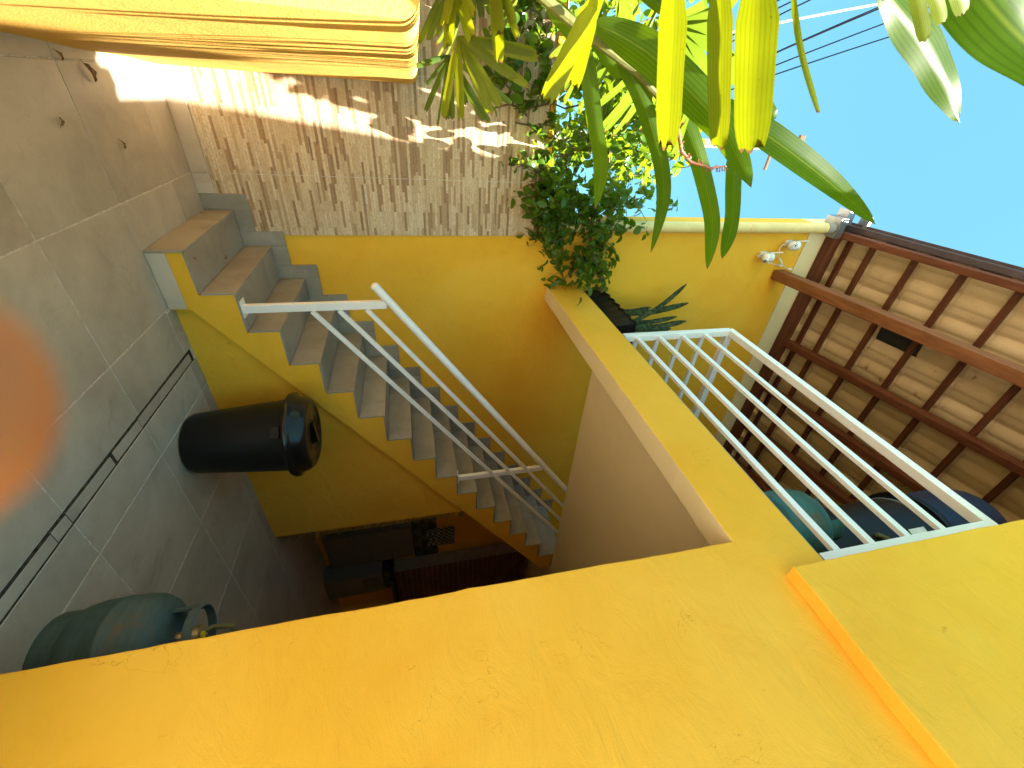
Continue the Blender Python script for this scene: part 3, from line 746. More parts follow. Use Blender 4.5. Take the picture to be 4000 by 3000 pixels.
# ------------------------------------------------------------------ downpipe and gutter box
dp = empty('downpipe', (0.085, 0.82, 2.5)); tag(dp, 'cream yellow round downpipe on the end of the boundary wall', 'pipe')
MB().tube([(0.082, 0.822, 2.40), (0.082, 0.822, 5.30)], 0.047, 24).build('pipe', M['pipe'], dp, smooth=True)
MB().tube([(0.082, 0.822, 5.27), (0.082, 0.822, 5.345)], 0.053, 24).build('collar', M['concrete'], dp, smooth=True)
for z in (3.0, 4.4): MB().tube([(0.082, 0.822, z), (0.082, 0.822, z + 0.02)], 0.0505, 24).build('clip', M['pipe'], dp, smooth=True)
gu = empty('gutter', (0.06, 0.9, 5.4)); tag(gu, 'shiny galvanised gutter end above the cream downpipe', 'gutter')
mb = MB(); mb.box(-0.02, 0.16, 0.76, 0.93, 5.346, 5.358); mb.box(-0.02, -0.012, 0.76, 0.93, 5.359, 5.44); mb.box(0.0, 0.16, 0.752, 0.759, 5.359, 5.42)
mb.build('gutter_tray', M['alu'], gu, bevel=0.002)
MB().box(-0.05, 0.14, 0.70, 0.80, 5.60, 5.63).build('drip_edge', M['alu'], gu, bevel=0.003)
MB().prism([(-0.09, 5.44), (0.05, 5.45), (0.05, 5.53), (-0.07, 5.52)], 'y', 0.80, 0.92).build('outlet_box', M['alu'], gu, bevel=0.003)

# ------------------------------------------------------------------ security cameras
def sec_cam(c, label, plug, look):
    t = empty('security_camera', (c[0], WY, c[2])); tag(t, label, 'camera', 'security cameras under the eaves')
    b = Vector(c)
    MB().box(b.x - 0.03, b.x + 0.03, WY - 0.022, WY - 0.0005, b.z - 0.045, b.z + 0.03).build('bracket', M['camwhite'], t, bevel=0.008)
    MB().tube([(b.x, WY - 0.02, b.z), (b.x, WY - 0.085, b.z + 0.012)], 0.017, 14).build('arm', M['camwhite'], t, smooth=True)
    MB().lathe((b.x, WY - 0.10, b.z - 0.055), [(0, 0.085), (0.025, 0.083), (0.043, 0.07), (0.047, 0.04), (0.047, 0.03)][::-1], 24).build('hood', M['camwhite'], t, smooth=True)
    mb = MB(); cc = Vector((b.x, WY - 0.10, b.z - 0.035)); R_ = 0.0455
    mb.lathe(cc, [(R_ * math.sin(a), -R_ * math.cos(a)) for a in [math.pi * k / 10 for k in range(11)]], 24)
    hd = mb.build('head', M['camwhite'], t, smooth=True)
    d = Vector(look).normalized()
    u = d.cross(Vector((0, 0, 1))).normalized(); v = u.cross(d)
    mb = MB()
    for k in range(1):
        mb.tube([cc + d * 0.040, cc + d * 0.0475], [0.030, 0.026], 20)
    mb.build('lens_plate', M['camwhite'], hd, smooth=True)
    MB().tube([cc + d * 0.046, cc + d * 0.0515], 0.0085, 14).build('lens', M['blackgloss'], hd, smooth=True)
    for k in range(8):
        a = 2 * math.pi * k / 8 + 0.2
        p = cc + d * 0.0465 + (u * math.cos(a) + v * math.sin(a)) * 0.0185
        MB().tube([p, p + d * 0.0025], 0.0038, 8).build('led', M['black'], hd)
    MB().tube([(b.x - 0.024, WY - 0.05, b.z + 0.01), (b.x - 0.040, WY - 0.08, b.z + 0.15)], [0.006, 0.005], 10).build('antenna', M['camwhite'], t, smooth=True)
    B0 = Vector((b.x, WY - 0.03, b.z - 0.03)); B3 = Vector(plug)
    B1 = B0 + Vector((-0.02, -0.04, -0.20)); B2 = B3 + Vector((-0.03, -0.02, -0.22)); pts = []
    for k in range(15):
        f = k / 14; g_ = 1 - f
        pts.append(tuple(B0 * g_ ** 3 + B1 * (3 * g_ * g_ * f) + B2 * (3 * g_ * f * f) + B3 * f ** 3))
    cb = MB().tube(pts, 0.004, 8).build('cable', M['whitecable'], t, smooth=True)
    MB().tube([pts[8], pts[10]], 0.008, 10).build('connector', M['camwhite'], cb, smooth=True)
    MB().tube([pts[13], pts[14]], 0.010, 10).build('plug', M['camwhite'], cb, smooth=True)
    return t
sec_cam((0.235, 0, 4.97), 'upper white dome security camera on the wall, lens facing outward, nearest the gutter', (0.50, 0.85, 5.13), (-0.3, -1, -0.35))
sec_cam((0.345, 0, 4.73), 'lower white dome security camera on the wall, turned along the wall', (0.46, 0.85, 5.00), (0.6, -0.5, -0.6))

# ------------------------------------------------------------------ bin
tb = empty('trash_bin', (1.053, -0.353, 0)); tag(tb, 'tall round black plastic trash bin with lid beside the stair wall', 'trash bin')
c0 = (1.053, -0.353, 0)
MB().lathe(c0, [(0, 0.001), (0.150, 0.001), (0.168, 0.008), (0.180, 0.03), (0.196, 0.2), (0.212, 0.38), (0.226, 0.55), (0.232, 0.565), (0.232, 0.575), (0, 0.575)], 56).build('body', M['black'], tb, smooth=True)
ld = MB().lathe(c0, [(0.238, 0.560), (0.262, 0.560), (0.266, 0.570), (0.264, 0.588), (0.252, 0.594), (0.243, 0.605), (0.232, 0.640), (0.212, 0.668), (0.190, 0.678), (0.182, 0.676), (0.176, 0.668), (0.16, 0.665), (0.10, 0.668), (0.095, 0.672), (0.088, 0.672), (0.085, 0.667), (0, 0.668)], 56).build('lid', M['blackgloss'], tb, smooth=True, sharp=60)
MB().box(0.975, 1.13, -0.367, -0.339, 0.6685, 0.69).build('lid_handle', M['blackgloss'], ld, bevel=0.006)
a = math.radians(225)
MB().bar((1.053 + 0.232 * math.cos(a), -0.353 + 0.232 * math.sin(a), 0.495), (1.053 + 0.236 * math.cos(a), -0.353 + 0.236 * math.sin(a), 0.545), 0.07, 0.02, (math.cos(a), math.sin(a), 0)).build('side_handle', M['black'], tb, bevel=0.003)

# ------------------------------------------------------------------ gas cylinders
def gas(x, y, z, m, label):
    t = empty('gas_cylinder', (x, y, z)); tag(t, label, 'gas cylinder', 'gas cylinders')
    c = (x, y, z)
    MB().lathe(c, [(0.02, 0.035), (0.10, 0.038), (0.145, 0.055), (0.168, 0.09), (0.176, 0.13), (0.177, 0.195), (0.1795, 0.198), (0.1795, 0.207), (0.177, 0.21), (0.176, 0.27), (0.168, 0.31), (0.145, 0.345), (0.10, 0.365), (0.05, 0.373), (0, 0.374)], 48).build('tank', m, t, smooth=True, sharp=60)
    MB().lathe(c, [(0.150, 0.001), (0.156, 0.001), (0.156, 0.075), (0.150, 0.075), (0.150, 0.001)], 40).build('foot_ring', m, t)
    # handle collar with openings: rim ring on three broad legs
    MB().lathe(c, [(0.098, 0.435), (0.106, 0.435), (0.106, 0.462), (0.102, 0.466), (0.098, 0.462), (0.098, 0.435)], 40).build('collar_rim', m, t)
    for k in range(3):
        a0 = math.radians(95 + 120 * k); mb = MB(); vs = []
        for j in range(6):
            a_ = a0 + math.radians(50) * j / 5
            for r in (0.0985, 0.1055):
                for zz in (0.352, 0.4345): vs.append((x + r * math.cos(a_), y + r * math.sin(a_), z + zz))
        fs = []
        for j in range(5):
            b = j * 4
            fs += [(b, b + 4, b + 5, b + 1), (b + 2, b + 3, b + 7, b + 6), (b + 1, b + 5, b + 7, b + 3), (b, b + 2, b + 6, b + 4)]
        fs += [(0, 1, 3, 2), (20, 22, 23, 21)]
        mb.add(vs, fs).build('collar_leg', m, t)
    v = MB().lathe(c, [(0, 0.374), (0.02, 0.374), (0.02, 0.40), (0.012, 0.405), (0.012, 0.425), (0, 0.425)], 16).build('valve', M['brass'], t, smooth=True)
    return t
g1 = gas(0.995, -1.56, 0, M['gasblue'], 'worn pale blue gas cylinder standing on the floor beside the house opening')
rg = MB().lathe((0.995, -1.56, 0.427), [(0, 0), (0.032, 0), (0.036, 0.012), (0.034, 0.03), (0.012, 0.036), (0, 0.036)], 20).build('regulator', M['brass'], g1, smooth=True)
MB().lathe((0.985, -1.57, 0.464), [(0, 0), (0.013, 0), (0.013, 0.008), (0, 0.008)], 14).build('regulator_cap', m_plain('yellow_cap', (0.7, 0.5, 0.02), 0.4), rg)
MB().tube([(0.995, -1.56, 0.445), (1.03, -1.52, 0.47), (1.07, -1.51, 0.53), (1.12, -1.54, 0.53), (1.18, -1.60, 0.40), (1.2, -1.7, 0.05)], 0.010, 10).build('hose', M['straw'], g1, smooth=True)
gas(0.895, -1.60, 2.879, M['gasteal'], 'worn dark teal gas cylinder standing on the veranda behind the railing')
gas2 = None

# ------------------------------------------------------------------ drums on the veranda
bk = empty('black_drum', (1.28, -1.62, 2.879)); tag(bk, 'black plastic drum with a pale paper label behind the veranda railing', 'drum')
MB().lathe((1.28, -1.62, 2.879), [(0, 0.001), (0.22, 0.001), (0.235, 0.02), (0.25, 0.3), (0.262, 0.7), (0.27, 1.20), (0.262, 1.26), (0.23, 1.285), (0, 1.285)], 48).build('body', M['black'], bk, smooth=True)
MB().lathe((1.28, -1.62, 2.879), [(0.2665, 1.19), (0.274, 1.195), (0.274, 1.203), (0.2665, 1.208), (0.2665, 1.19)], 48).build('rim', M['cabinet'], bk, smooth=True)
a = math.radians(205)
lb = MB()
vs = []
for j in range(5):
    a_ = math.radians(192 + 6 * j)
    for zz in (1.02, 1.13): vs.append((1.28 + 0.2735 * math.cos(a_), -1.62 + 0.2735 * math.sin(a_), 2.879 + zz))
lb.add(vs, [(2 * j, 2 * j + 2, 2 * j + 3, 2 * j + 1) for j in range(4)]).build('paper_label', M['paper'], bk)
hp = []
for k in range(9):
    a_ = math.radians(205 - 14 + 28 * k / 8)
    hp.append((1.28 + 0.277 * math.cos(a_), -1.62 + 0.277 * math.sin(a_), 2.879 + 0.80 + 0.07 * math.sin(math.pi * k / 8)))
MB().tube(hp, 0.012, 8).build('carry_handle', M['straw'], bk, smooth=True)
bd = empty('blue_drum', (1.30, -1.60, 4.166)); tag(bd, 'dark blue plastic drum resting upside down on the black drum', 'drum')
MB().lathe((1.30, -1.60, 4.166), [(0.20, 0.001), (0.27, 0.001), (0.285, 0.02), (0.285, 0.05), (0.26, 0.07), (0.265, 0.42), (0.25, 0.50), (0.20, 0.54), (0, 0.55)], 48).build('body', M['blue'], bd, smooth=True)
MB().lathe((1.30, -1.60, 4.166), [(0.271, 0.0015), (0.292, 0.004), (0.295, 0.03), (0.286, 0.051)], 48).build('rim', M['black'], bd, smooth=True)

# ------------------------------------------------------------------ planter with snake plants and the vine
pp = empty('planter_pot', (0.72, 0.48, ZT)); tag(pp, 'long black plastic planter box on the beam beside the boundary wall', 'planter')
mb = MB(); vs = []
yy = [0.11 + 0.73 * k / 24 for k in range(25)]
for z, ins in ((ZT + 0.002, 0.03), (3.045, 0.0)):
    loop = [(0.635 + ins, y) for y in yy] + [(0.84 - ins, y) for y in reversed(yy)]
    loop = [(x, min(max(y, 0.11 + ins), 0.84 - ins)) for x, y in loop]
    vs += [(x, y, z + (0.012 * math.sin(y * 60) if z > 3 else 0)) for x, y in loop]
n = 50
fs = [(i, (i + 1) % n, (i + 1) % n + n, i + n) for i in range(n)] + [tuple(range(n))]
mb.add(vs, fs).build('box', M['black'], pp)
rim = []
for y in yy: rim.append((0.633, y, 3.05 + 0.012 * math.sin(y * 60)))
MB().tube(rim, 0.010, 8).build('rim', M['black'], pp, smooth=True)
MB().tube([(0.633, 0.11, 3.05), (0.84, 0.11, 3.05)], 0.010, 8).build('rim', M['black'], pp, smooth=True)
MB().box(0.66, 0.82, 0.14, 0.81, 2.99, 3.02).build('soil', M['soil'], pp)

def blade(pts, width, nhint, prof='strap', fold=0.15, nl=22, nw=4, wav=0.0, seed=0, ragged=False):
    """arched leaf blade along a smooth curve through pts; nhint points to its upper side; returns verts, faces, uv"""
    P = [Vector(p) for p in pts]
    n = len(P)
    def cr(t):
        i = min(int(t * (n - 1)), n - 2); u = t * (n - 1) - i
        p0 = P[max(i - 1, 0)]; p1 = P[i]; p2 = P[i + 1]; p3 = P[min(i + 2, n - 1)]
        return 0.5 * ((2 * p1) + (p2 - p0) * u + (2 * p0 - 5 * p1 + 4 * p2 - p3) * u * u + (3 * p1 - p0 - 3 * p2 + p3) * u ** 3)
    nh = Vector(nhint).normalized(); r = random.Random(seed)
    ph = r.uniform(0, 6)
    vs, fs, uv = [], [], []
    for k in range(nl + 1):
        t = k / nl
        c = cr(t); d = (cr(min(t + 0.02, 1)) - cr(max(t - 0.02, 0))).normalized()
        s = d.cross(nh)
        if s.length < 0.05: s = d.cross(Vector((0, 0, 1)))
        s.normalize(); u = s.cross(d).normalized()
        if prof == 'strap':
            wd = min(1, (t / 0.12) ** 0.6 * 0.5 + 0.5 if t < 0.12 else 1) * (1 if t < 0.72 else max(0, 1 - ((t - 0.72) / 0.28) ** 1.8))
        elif prof == 'broad':
            wd = max(0.05, math.sin(math.pi * min(1, t * 0.94 + 0.06)) ** 0.75) if t < 1 else 0.0
            if t > 0.93: wd *= max(0.0, (1 - t) / 0.07) ** 0.5
        else:  # palm: almost parallel, blunt end
            wd = min(1, 0.25 + t * 2.2) * (1 if t < 0.8 else 1 - 0.45 * ((t - 0.8) / 0.2) ** 1.5)
        for j in range(nw + 1):
            x = j / nw * 2 - 1
            p = c + s * (x * width / 2 * wd) + u * (abs(x) * fold * width * wd * 0.5) + u * (wav * width * math.sin(t * 17 + ph + (1.3 if x > 0 else 0)) * abs(x))
            if ragged and k == nl: p = p - d * (width * r.uniform(0.0, 0.55))
            vs.append(p); uv.append((j / nw, t))
    for k in range(nl):
        for j in range(nw):
            a = k * (nw + 1) + j
            fs.append((a, a + 1, a + nw + 2, a + nw + 1))
    return vs, fs, uv

def leaf_obj(name, parts, m, parent, loc=None):
    vs, fs, uvs = [], [], []
    for v, f, u in parts:
        b = len(vs); vs += v; uvs += u; fs += [tuple(i + b for i in q) for q in f]
    off = Vector((0, 0, 0)); q = parent
    while q is not None: off += Vector(q.location); q = q.parent
    me = bpy.data.meshes.new(name); me.from_pydata([tuple(v - off) for v in vs], [], fs); me.materials.append(m)
    ul = me.uv_layers.new(name='UVMap')
    for lp in me.loops: ul.data[lp.index].uv = uvs[lp.vertex_index]
    for p_ in me.polygons: p_.use_smooth = True
    return link(name, me, parent)

sn = empty('snake_plant', (0.74, 0.35, 3.02)); tag(sn, 'snake plant with banded upright leaves in the black planter', 'plant')
for b, tp, w_ in (((0.74, 0.50, 3.02), (0.73, 0.645, 3.90), 0.075), ((0.70, 0.20, 3.02), (0.60, 0.80, 3.93), 0.055), ((0.74, 0.29, 3.02), (0.73, 0.296, 3.66), 0.07), ((0.75, 0.40, 3.02), (0.73, 0.382, 3.62), 0.06), ((0.73, 0.19, 3.02), (0.73, 0.179, 3.44), 0.06), ((0.73, 0.60, 3.02), (0.73, 0.584, 3.47), 0.06), ((0.71, 0.52, 3.02), (0.71, 0.523, 3.29), 0.05), ((0.78, 0.33, 3.02), (0.80, 0.30, 3.5), 0.06)):
    mid = (Vector(b) + Vector(tp)) / 2 + Vector((0.03, -0.02, 0))
    leaf_obj('leaf', [blade([b, mid, tp], w_ * 0.72, (-0.8, -0.6, 0.1), 'strap', 0.35, 16, 4, 0.03, int(b[1] * 100))], M['snake'], sn)

# vine: woody stem out of the planter, hanging mass of small leaves along the top of the boundary wall
vn = empty('climbing_vine', (0.68, 0.78, 3.02)); tag(vn, 'leafy climbing vine trailing from the black planter over the top of the tiled wall', 'vine')
stempts = [(0.68, 0.79, 3.01), (0.585, 0.78, 3.055), (0.44, 0.77, 2.967), (0.33, 0.76, 2.887), (0.15, 0.74, 2.82), (-0.1, 0.72, 2.80), (-0.4, 0.72, 2.86), (-0.8, 0.70, 2.78), (-1.2, 0.70, 2.7)]
MB().tube(stempts, [0.022, 0.022, 0.02, 0.018, 0.015, 0.013, 0.011, 0.009, 0.006], 10).build('stem', M['stem'], vn, smooth=True)
POLY = [(-1.7, 1.95), (-1.28, 2.0), (-1.08, 2.02), (-0.84, 2.08), (-0.72, 2.16), (-0.45, 2.30), (-0.18, 2.28), (0.06, 2.33), (0.2, 2.50), (0.38, 2.66), (0.5, 2.87), (0.43, 3.05), (0.21, 3.06), (0.04, 3.20), (-0.14, 3.34), (-0.43, 3.52), (-0.97, 3.50), (-1.29, 3.45), (-1.7, 3.4)]
def inside(x, z):
    c = False; n_ = len(POLY)
    for i in range(n_):
        x1, z1 = POLY[i]; x2, z2 = POLY[(i + 1) % n_]
        if (z1 > z) != (z2 > z) and x < (x2 - x1) * (z - z1) / (z2 - z1) + x1: c = not c
    return c
# twigs first, then leaves along the twigs
twigs = []
vr_ = random.Random(11)
def twig(p, d, L):
    pts = [Vector(p)]; d = Vector(d).normalized()
    for k in range(7):
        d = (d + Vector((vr_.uniform(-.35, .35), vr_.uniform(-.3, .3), vr_.uniform(-.45, .2)))).normalized()
        pts.append(pts[-1] + d * (L / 7))
    return pts
tw = 0
seg = []
while tw < 420:
    x = vr_.uniform(-1.7, 0.5); z = vr_.uniform(1.95, 3.55)
    if not inside(x, z): continue
    edge = min(1, max(0, (z - 2.3) / 0.3))
    hole = math.sin(x * 7.3 + 1) * math.sin(z * 6.1 + x * 3)
    if hole > 0.55 and vr_.random() < 0.75: continue
    if x < -0.6 and vr_.random() < 0.4: tw += 1; continue
    if z > 2.46:
        y = vr_.uniform(0.92, 1.25) if -0.66 < x < -0.22 else vr_.uniform(0.46 if x < -0.66 else 0.62, 1.15)
    else:
        if -0.62 < x < -0.3: continue
        y = vr_.uniform(0.74, 0.83)
    tw += 1
    pts = twig((x, y, z), (vr_.uniform(-1, 1), vr_.uniform(-1, .3), vr_.uniform(-1.2, .5)), vr_.uniform(0.18, 0.4))
    pts = [Vector((p.x, min(p.y, 0.84) if p.z < 2.48 else p.y, p.z)) for p in pts]
    seg.append(pts)
tw = 0
while tw < 75:                      # shoots leaning out over the yard: they dapple the tiled wall
    tw += 1
    z = vr_.uniform(2.55, 3.35); y = vr_.uniform(0.12, 0.6); x = vr_.uniform(-0.9, -0.44 - 0.05 * (3.3 - z))
    seg.append(twig((x, y, z), (vr_.uniform(-1, .3), vr_.uniform(-.6, .6), vr_.uniform(-.6, .5)), vr_.uniform(0.14, 0.28)))
tw = 0
while tw < 48:
    x = vr_.uniform(-0.2, 0.46); z = vr_.uniform(2.3, 3.1)
    if not inside(x, z): continue
    tw += 1
    pts = twig((x, vr_.uniform(0.66, 0.83), z), (vr_.uniform(-1, .6), vr_.uniform(-.6, .2), vr_.uniform(-1, .5)), vr_.uniform(0.12, 0.26))
    seg.append([Vector((p.x, min(p.y, 0.85), p.z)) for p in pts])
mb = MB()
for pts in seg: mb.tube(pts[::2], [0.0035, 0.003, 0.0022, 0.0015], 5, cap=False)
for (a_, b_) in (((-0.45, 0.83, 2.75), (-0.62, 0.845, 2.15)), ((-0.75, 0.82, 2.6), (-0.70, 0.84, 2.0)), ((-0.25, 0.84, 2.6), (-0.2, 0.845, 2.25)), ((-0.5, 0.8, 2.9), (-0.40, 0.84, 2.28))):
    A_ = Vector(a_); B_ = Vector(b_)
    mb.tube([A_.lerp(B_, k / 6) + Vector((math.sin(k * 2.1) * 0.02, 0, 0)) for k in range(7)], 0.006, 6)
tag(mb.build('twigs', M['stem'], vn, smooth=True), kind='stuff')
# one small pointed leaf, folded along its midrib
lv, lf, lu = blade([(0, 0, 0), (0.02, 0, 0.004), (0.05, 0, 0.002), (0.075, 0, -0.010)], 0.046, (0, 0, 1), 'broad', 0.30, 5, 2, 0)
def leafmesh(scale=1):
    me = bpy.data.meshes.new('leaf'); me.from_pydata([tuple(v * scale) for v in lv], [], lf); me.materials.append(M['vine'])
    ul = me.uv_layers.new(name='UVMap')
    for lp in me.loops: ul.data[lp.index].uv = lu[lp.vertex_index]
    for p_ in me.polygons: p_.use_smooth = True
    return me
LM = [leafmesh(s_) for s_ in (0.75, 1.0, 1.2)]
spots = []
for pts in seg:
    for k in range(1, len(pts)):
        for rep in range(vr_.choice((1, 1, 2))):
            p = pts[k].lerp(pts[k - 1], vr_.random()) + Vector((vr_.uniform(-.015, .015), vr_.uniform(-.015, .015), vr_.uniform(-.02, .01)))
            if p.x > 0.62: continue
            az = vr_.uniform(0, 6.28); pitch = vr_.gauss(0.5, 0.45); roll = vr_.gauss(0, 0.5)
            spots.append((p, (roll, pitch, az), vr_.choice((0, 1, 1, 2))))
for pts in ([(0.33, 0.76, 2.887), (0.44, 0.77, 2.967), (0.585, 0.78, 3.055)],):
    for k in range(16):
        p = Vector(pts[0]).lerp(Vector(pts[2]), vr_.random()) + Vector((vr_.uniform(-.05, .05), vr_.uniform(-.07, .03), vr_.uniform(-.08, .06)))
        spots.append((p, (vr_.gauss(0, .5), vr_.gauss(.5, .5), vr_.uniform(0, 6.28)), 1))
spots.sort(key=lambda q: q[0].y)
vroot = Vector(vn.location)
for p, r_, s_ in spots[:290]:
    o = bpy.data.objects.new('leaf', LM[s_]); COL.objects.link(o); o.parent = vn
    o.location = p - vroot; o.rotation_euler = r_
from mathutils import Euler
allv, allf, allu = [], [], []
SC = (0.75, 1.0, 1.2)
for p, r_, s_ in spots[290:]:
    R3 = Euler(r_).to_matrix(); b = len(allv)
    allv += [tuple(R3 @ (v * SC[s_]) + p - vroot) for v in lv]; allf += [tuple(i + b for i in q) for q in lf]; allu += lu
me = bpy.data.meshes.new('foliage'); me.from_pydata(allv, [], allf); me.materials.append(M['vine'])
ul = me.uv_layers.new(name='UVMap')
idx = np.empty(len(me.loops), dtype=np.int32); me.loops.foreach_get('vertex_index', idx)
ul.data.foreach_set('uv', np.array(allu, dtype=np.float32)[idx].ravel())
for p_ in me.polygons: p_.use_smooth = True
tag(link('foliage', me, vn), kind='stuff')

# ------------------------------------------------------------------ palm and broad-leaved plant behind the low garden wall
NHS = {'u': (.05, .62, .78), 'f': (.1, .9, .42), 'h': (0, .38, .92)}
pal = empty('fan_palm', (-1.35, -0.7, 0.95)); tag(pal, 'fan palm with yellow green pleated leaflets behind the low garden wall', 'palm')
brd = empty('broad_leaf_plant', (-1.25, -1.2, 0.95)); tag(brd, 'tall plant with long glossy green leaves arching over the garden wall', 'plant')
for k_, L in enumerate(LEAVES):
    kind, nh, wd = L[0], L[1], L[2]; pts = L[3:]
    if kind == 'b':
        leaf_obj('leaf', [blade(pts, wd * 1.05, NHS[nh], 'broad' if wd > 0.06 else 'strap', 0.28, 26, 6, 0.035, k_)], M['broad'], brd)
    elif kind == 'p':
        leaf_obj('leaflet', [blade(pts, wd, NHS[nh], 'palm', 0.12, 18, 6, 0.01, k_, True)], M['palm'], pal)
    else:
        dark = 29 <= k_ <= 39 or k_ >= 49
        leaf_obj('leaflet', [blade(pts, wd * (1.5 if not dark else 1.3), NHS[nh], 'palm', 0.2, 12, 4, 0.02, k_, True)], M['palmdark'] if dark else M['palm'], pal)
# palm canes and fuller dark crown behind the wall
fr = random.Random(5)
for k in range(7):
    x = -1.25 - 0.12 * k; y = -0.9 + 0.28 * (k % 4) + fr.uniform(-.1, .1)
    h = fr.uniform(1.75, 2.5)
    MB().tube([(x, y, 0.94), (x + 0.03, y + 0.02, 1.5), (x + 0.08, y + 0.02, h)], [0.018, 0.016, 0.012], 8).build('cane', M['stem'], pal, smooth=True)
    for q in range(3):
        az = fr.uniform(-1.2, 2.2); el = fr.uniform(0.0, 0.7)
        root = Vector((x + 0.06, y + 0.02, h - 0.12 * q))
        hub = root + Vector((math.cos(az) * math.cos(el), math.sin(az) * math.cos(el), math.sin(el))) * 0.28
        if hub.x > -0.95: hub.x = -0.95 - fr.uniform(0, .1)
        MB().tube([root, (root + hub) / 2 + Vector((0, 0, 0.04)), hub], 0.005, 6).build('leaf_stalk', M['greenstem'], pal, smooth=True)
        parts = []
        for j in range(8):
            aa = az + (j - 3.5) * 0.30
            d = Vector((math.cos(aa) * math.cos(el), math.sin(aa) * math.cos(el), math.sin(el) - 0.1))
            ln = fr.uniform(0.30, 0.42)
            e = hub + d * ln + Vector((0, 0, -0.09))
            parts.append(blade([hub, hub + d * ln * 0.5 + Vector((0, 0, 0.015)), e], 0.034, (0.05, 0.1, 1), 'palm', 0.25, 8, 2, 0, j, True))
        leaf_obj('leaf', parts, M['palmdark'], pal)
for k_, (pts, wd) in enumerate((([(-1.18, -1.85, 2.3), (-1.0, -2.15, 2.48), (-0.82, -2.5, 2.56), (-0.66, -2.88, 2.48), (-0.56, -3.2, 2.25)], 0.22), ([(-1.18, -1.85, 2.3), (-0.96, -2.22, 2.6), (-0.76, -2.6, 2.70), (-0.58, -2.98, 2.62), (-0.5, -3.3, 2.4)], 0.22), ([(-1.2, -1.88, 2.28), (-1.06, -2.22, 2.4), (-0.90, -2.6, 2.42), (-0.72, -2.95, 2.32), (-0.64, -3.2, 2.1)], 0.2))):  # unseen leaves added above the camera to keep sun off the fingertip
    leaf_obj('leaf', [blade(pts, wd, (0.1, 0.1, 1), 'broad', 0.2, 26, 6, 0.03, k_)], M['broad'], brd)
for k_, (pts, wd) in enumerate((([(-0.36, -1.22, 4.55), (-0.30, -1.5, 4.62), (-0.24, -1.8, 4.55), (-0.2, -2.1, 4.35)], 0.24), ([(-0.20, -1.25, 4.75), (-0.12, -1.55, 4.82), (-0.08, -1.9, 4.75), (-0.06, -2.2, 4.55)], 0.24), ([(-0.34, -1.6, 4.45), (-0.30, -1.95, 4.5), (-0.26, -2.3, 4.4), (-0.2, -2.6, 4.2)], 0.22))):  # unseen high leaves added to shade the floor beside the garden wall
    leaf_obj('leaf', [blade(pts, wd, (0.1, 0.1, 1), 'broad', 0.2, 26, 6, 0.03, k_)], M['broad'], brd)
    MB().tube([(-1.25, -1.3, 3.95), ((-1.25 + pts[0][0]) / 2, (-1.3 + pts[0][1]) / 2, pts[0][2] - 0.1), pts[0]], [0.009, 0.007, 0.005], 8).build('leaf_stalk', M['greenstem'], brd, smooth=True)  # stalks of the added shading leaves
MB().tube([(-1.32, -1.35, 0.94), (-1.30, -1.33, 2.4), (-1.25, -1.3, 3.95)], [0.026, 0.022, 0.014], 10).build('stem', M['greenstem'], brd, smooth=True)  # unseen stem added to carry the high shading leaves
# stems of the broad-leaved plant and its flower stalk
MB().tube([(-1.25, -1.2, 0.94), (-1.15, -1.18, 1.35), (-1.024, -1.15, 1.693), (-0.94, -1.15, 1.873), (-0.872, -1.15, 2.036), (-0.821, -1.15, 2.118), (-0.79, -1.15, 2.16)], [0.02, 0.018, 0.014, 0.012, 0.011, 0.010, 0.006], 10).build('stem', M['greenstem'], brd, smooth=True)
MB().tube([(-1.3, -1.5, 0.94), (-1.22, -1.6, 1.6), (-1.19, -1.75, 2.1), (-1.18, -1.85, 2.3)], [0.02, 0.018, 0.014, 0.01], 10).build('stem', M['greenstem'], brd, smooth=True)  # added stem under the leaves that shade the fingertip
fs_ = [(-0.79, -1.15, 2.15), (-0.759, -1.15, 2.202), (-0.68, -1.15, 2.245), (-0.65, -1.15, 2.29), (-0.634, -1.15, 2.373), (-0.643, -1.15, 2.43)]
M['flower'] = m_plain('red_brown_flower_stalk', (0.30, 0.10, 0.045), 0.6)
fsk = MB().tube(fs_, [0.006, 0.006, 0.0055, 0.005, 0.004, 0.002], 8).build('flower_stalk', M['flower'], brd, smooth=True)
mb = MB()
for k in range(34):
    f_ = 0.15 + 0.85 * k / 33; i = min(int(f_ * 5), 4); p = Vector(fs_[i]).lerp(Vector(fs_[i + 1]), f_ * 5 - i)
    d = Vector((fr.uniform(-1, 1), fr.uniform(-1, 1), fr.uniform(-.6, 1))).normalized()
    mb.tube([p, p + d * 0.008, p + d * 0.016], [0.0022, 0.0016, 0.0026], 5)
mb.build('buds', M['flower'], fsk)

# ------------------------------------------------------------------ dry leaves on the floor and the first step
def dry(x, y, z, ln, az, label):
    pts = [(x - ln / 2 * math.cos(az), y - ln / 2 * math.sin(az), z + 0.008), (x, y, z + 0.014), (x + ln / 2 * math.cos(az), y + ln / 2 * math.sin(az), z + 0.006)]
    e = empty('dry_leaf', (x, y, z)); tag(e, label, 'leaf', 'dry fallen leaves')
    leaf_obj('blade', [blade(pts, ln * 0.42, (0, 0, 1), 'broad', 0.8, 10, 4, 0.12, int(ln * 999))], M['dryleaf'], e)
    d = Vector(pts[0]) - Vector(pts[1]); d.z = 0; d.normalize()
    MB().tube([pts[0], Vector(pts[0]) + d * ln * 0.25], 0.0012, 5).build('stalk', M['dryleaf'], e)
dry(-0.80, -0.005, 0, 0.04, 0.6, 'curled dry leaf lying against the foot of the garden wall')
dry(-0.745, 0.165, 0, 0.075, 0.5, 'long dry brown leaf on the floor near the sunlit patch')
dry(-0.583, -0.19, 0, 0.036, 2.6, 'small dry leaf lying alone in the middle of a floor tile')
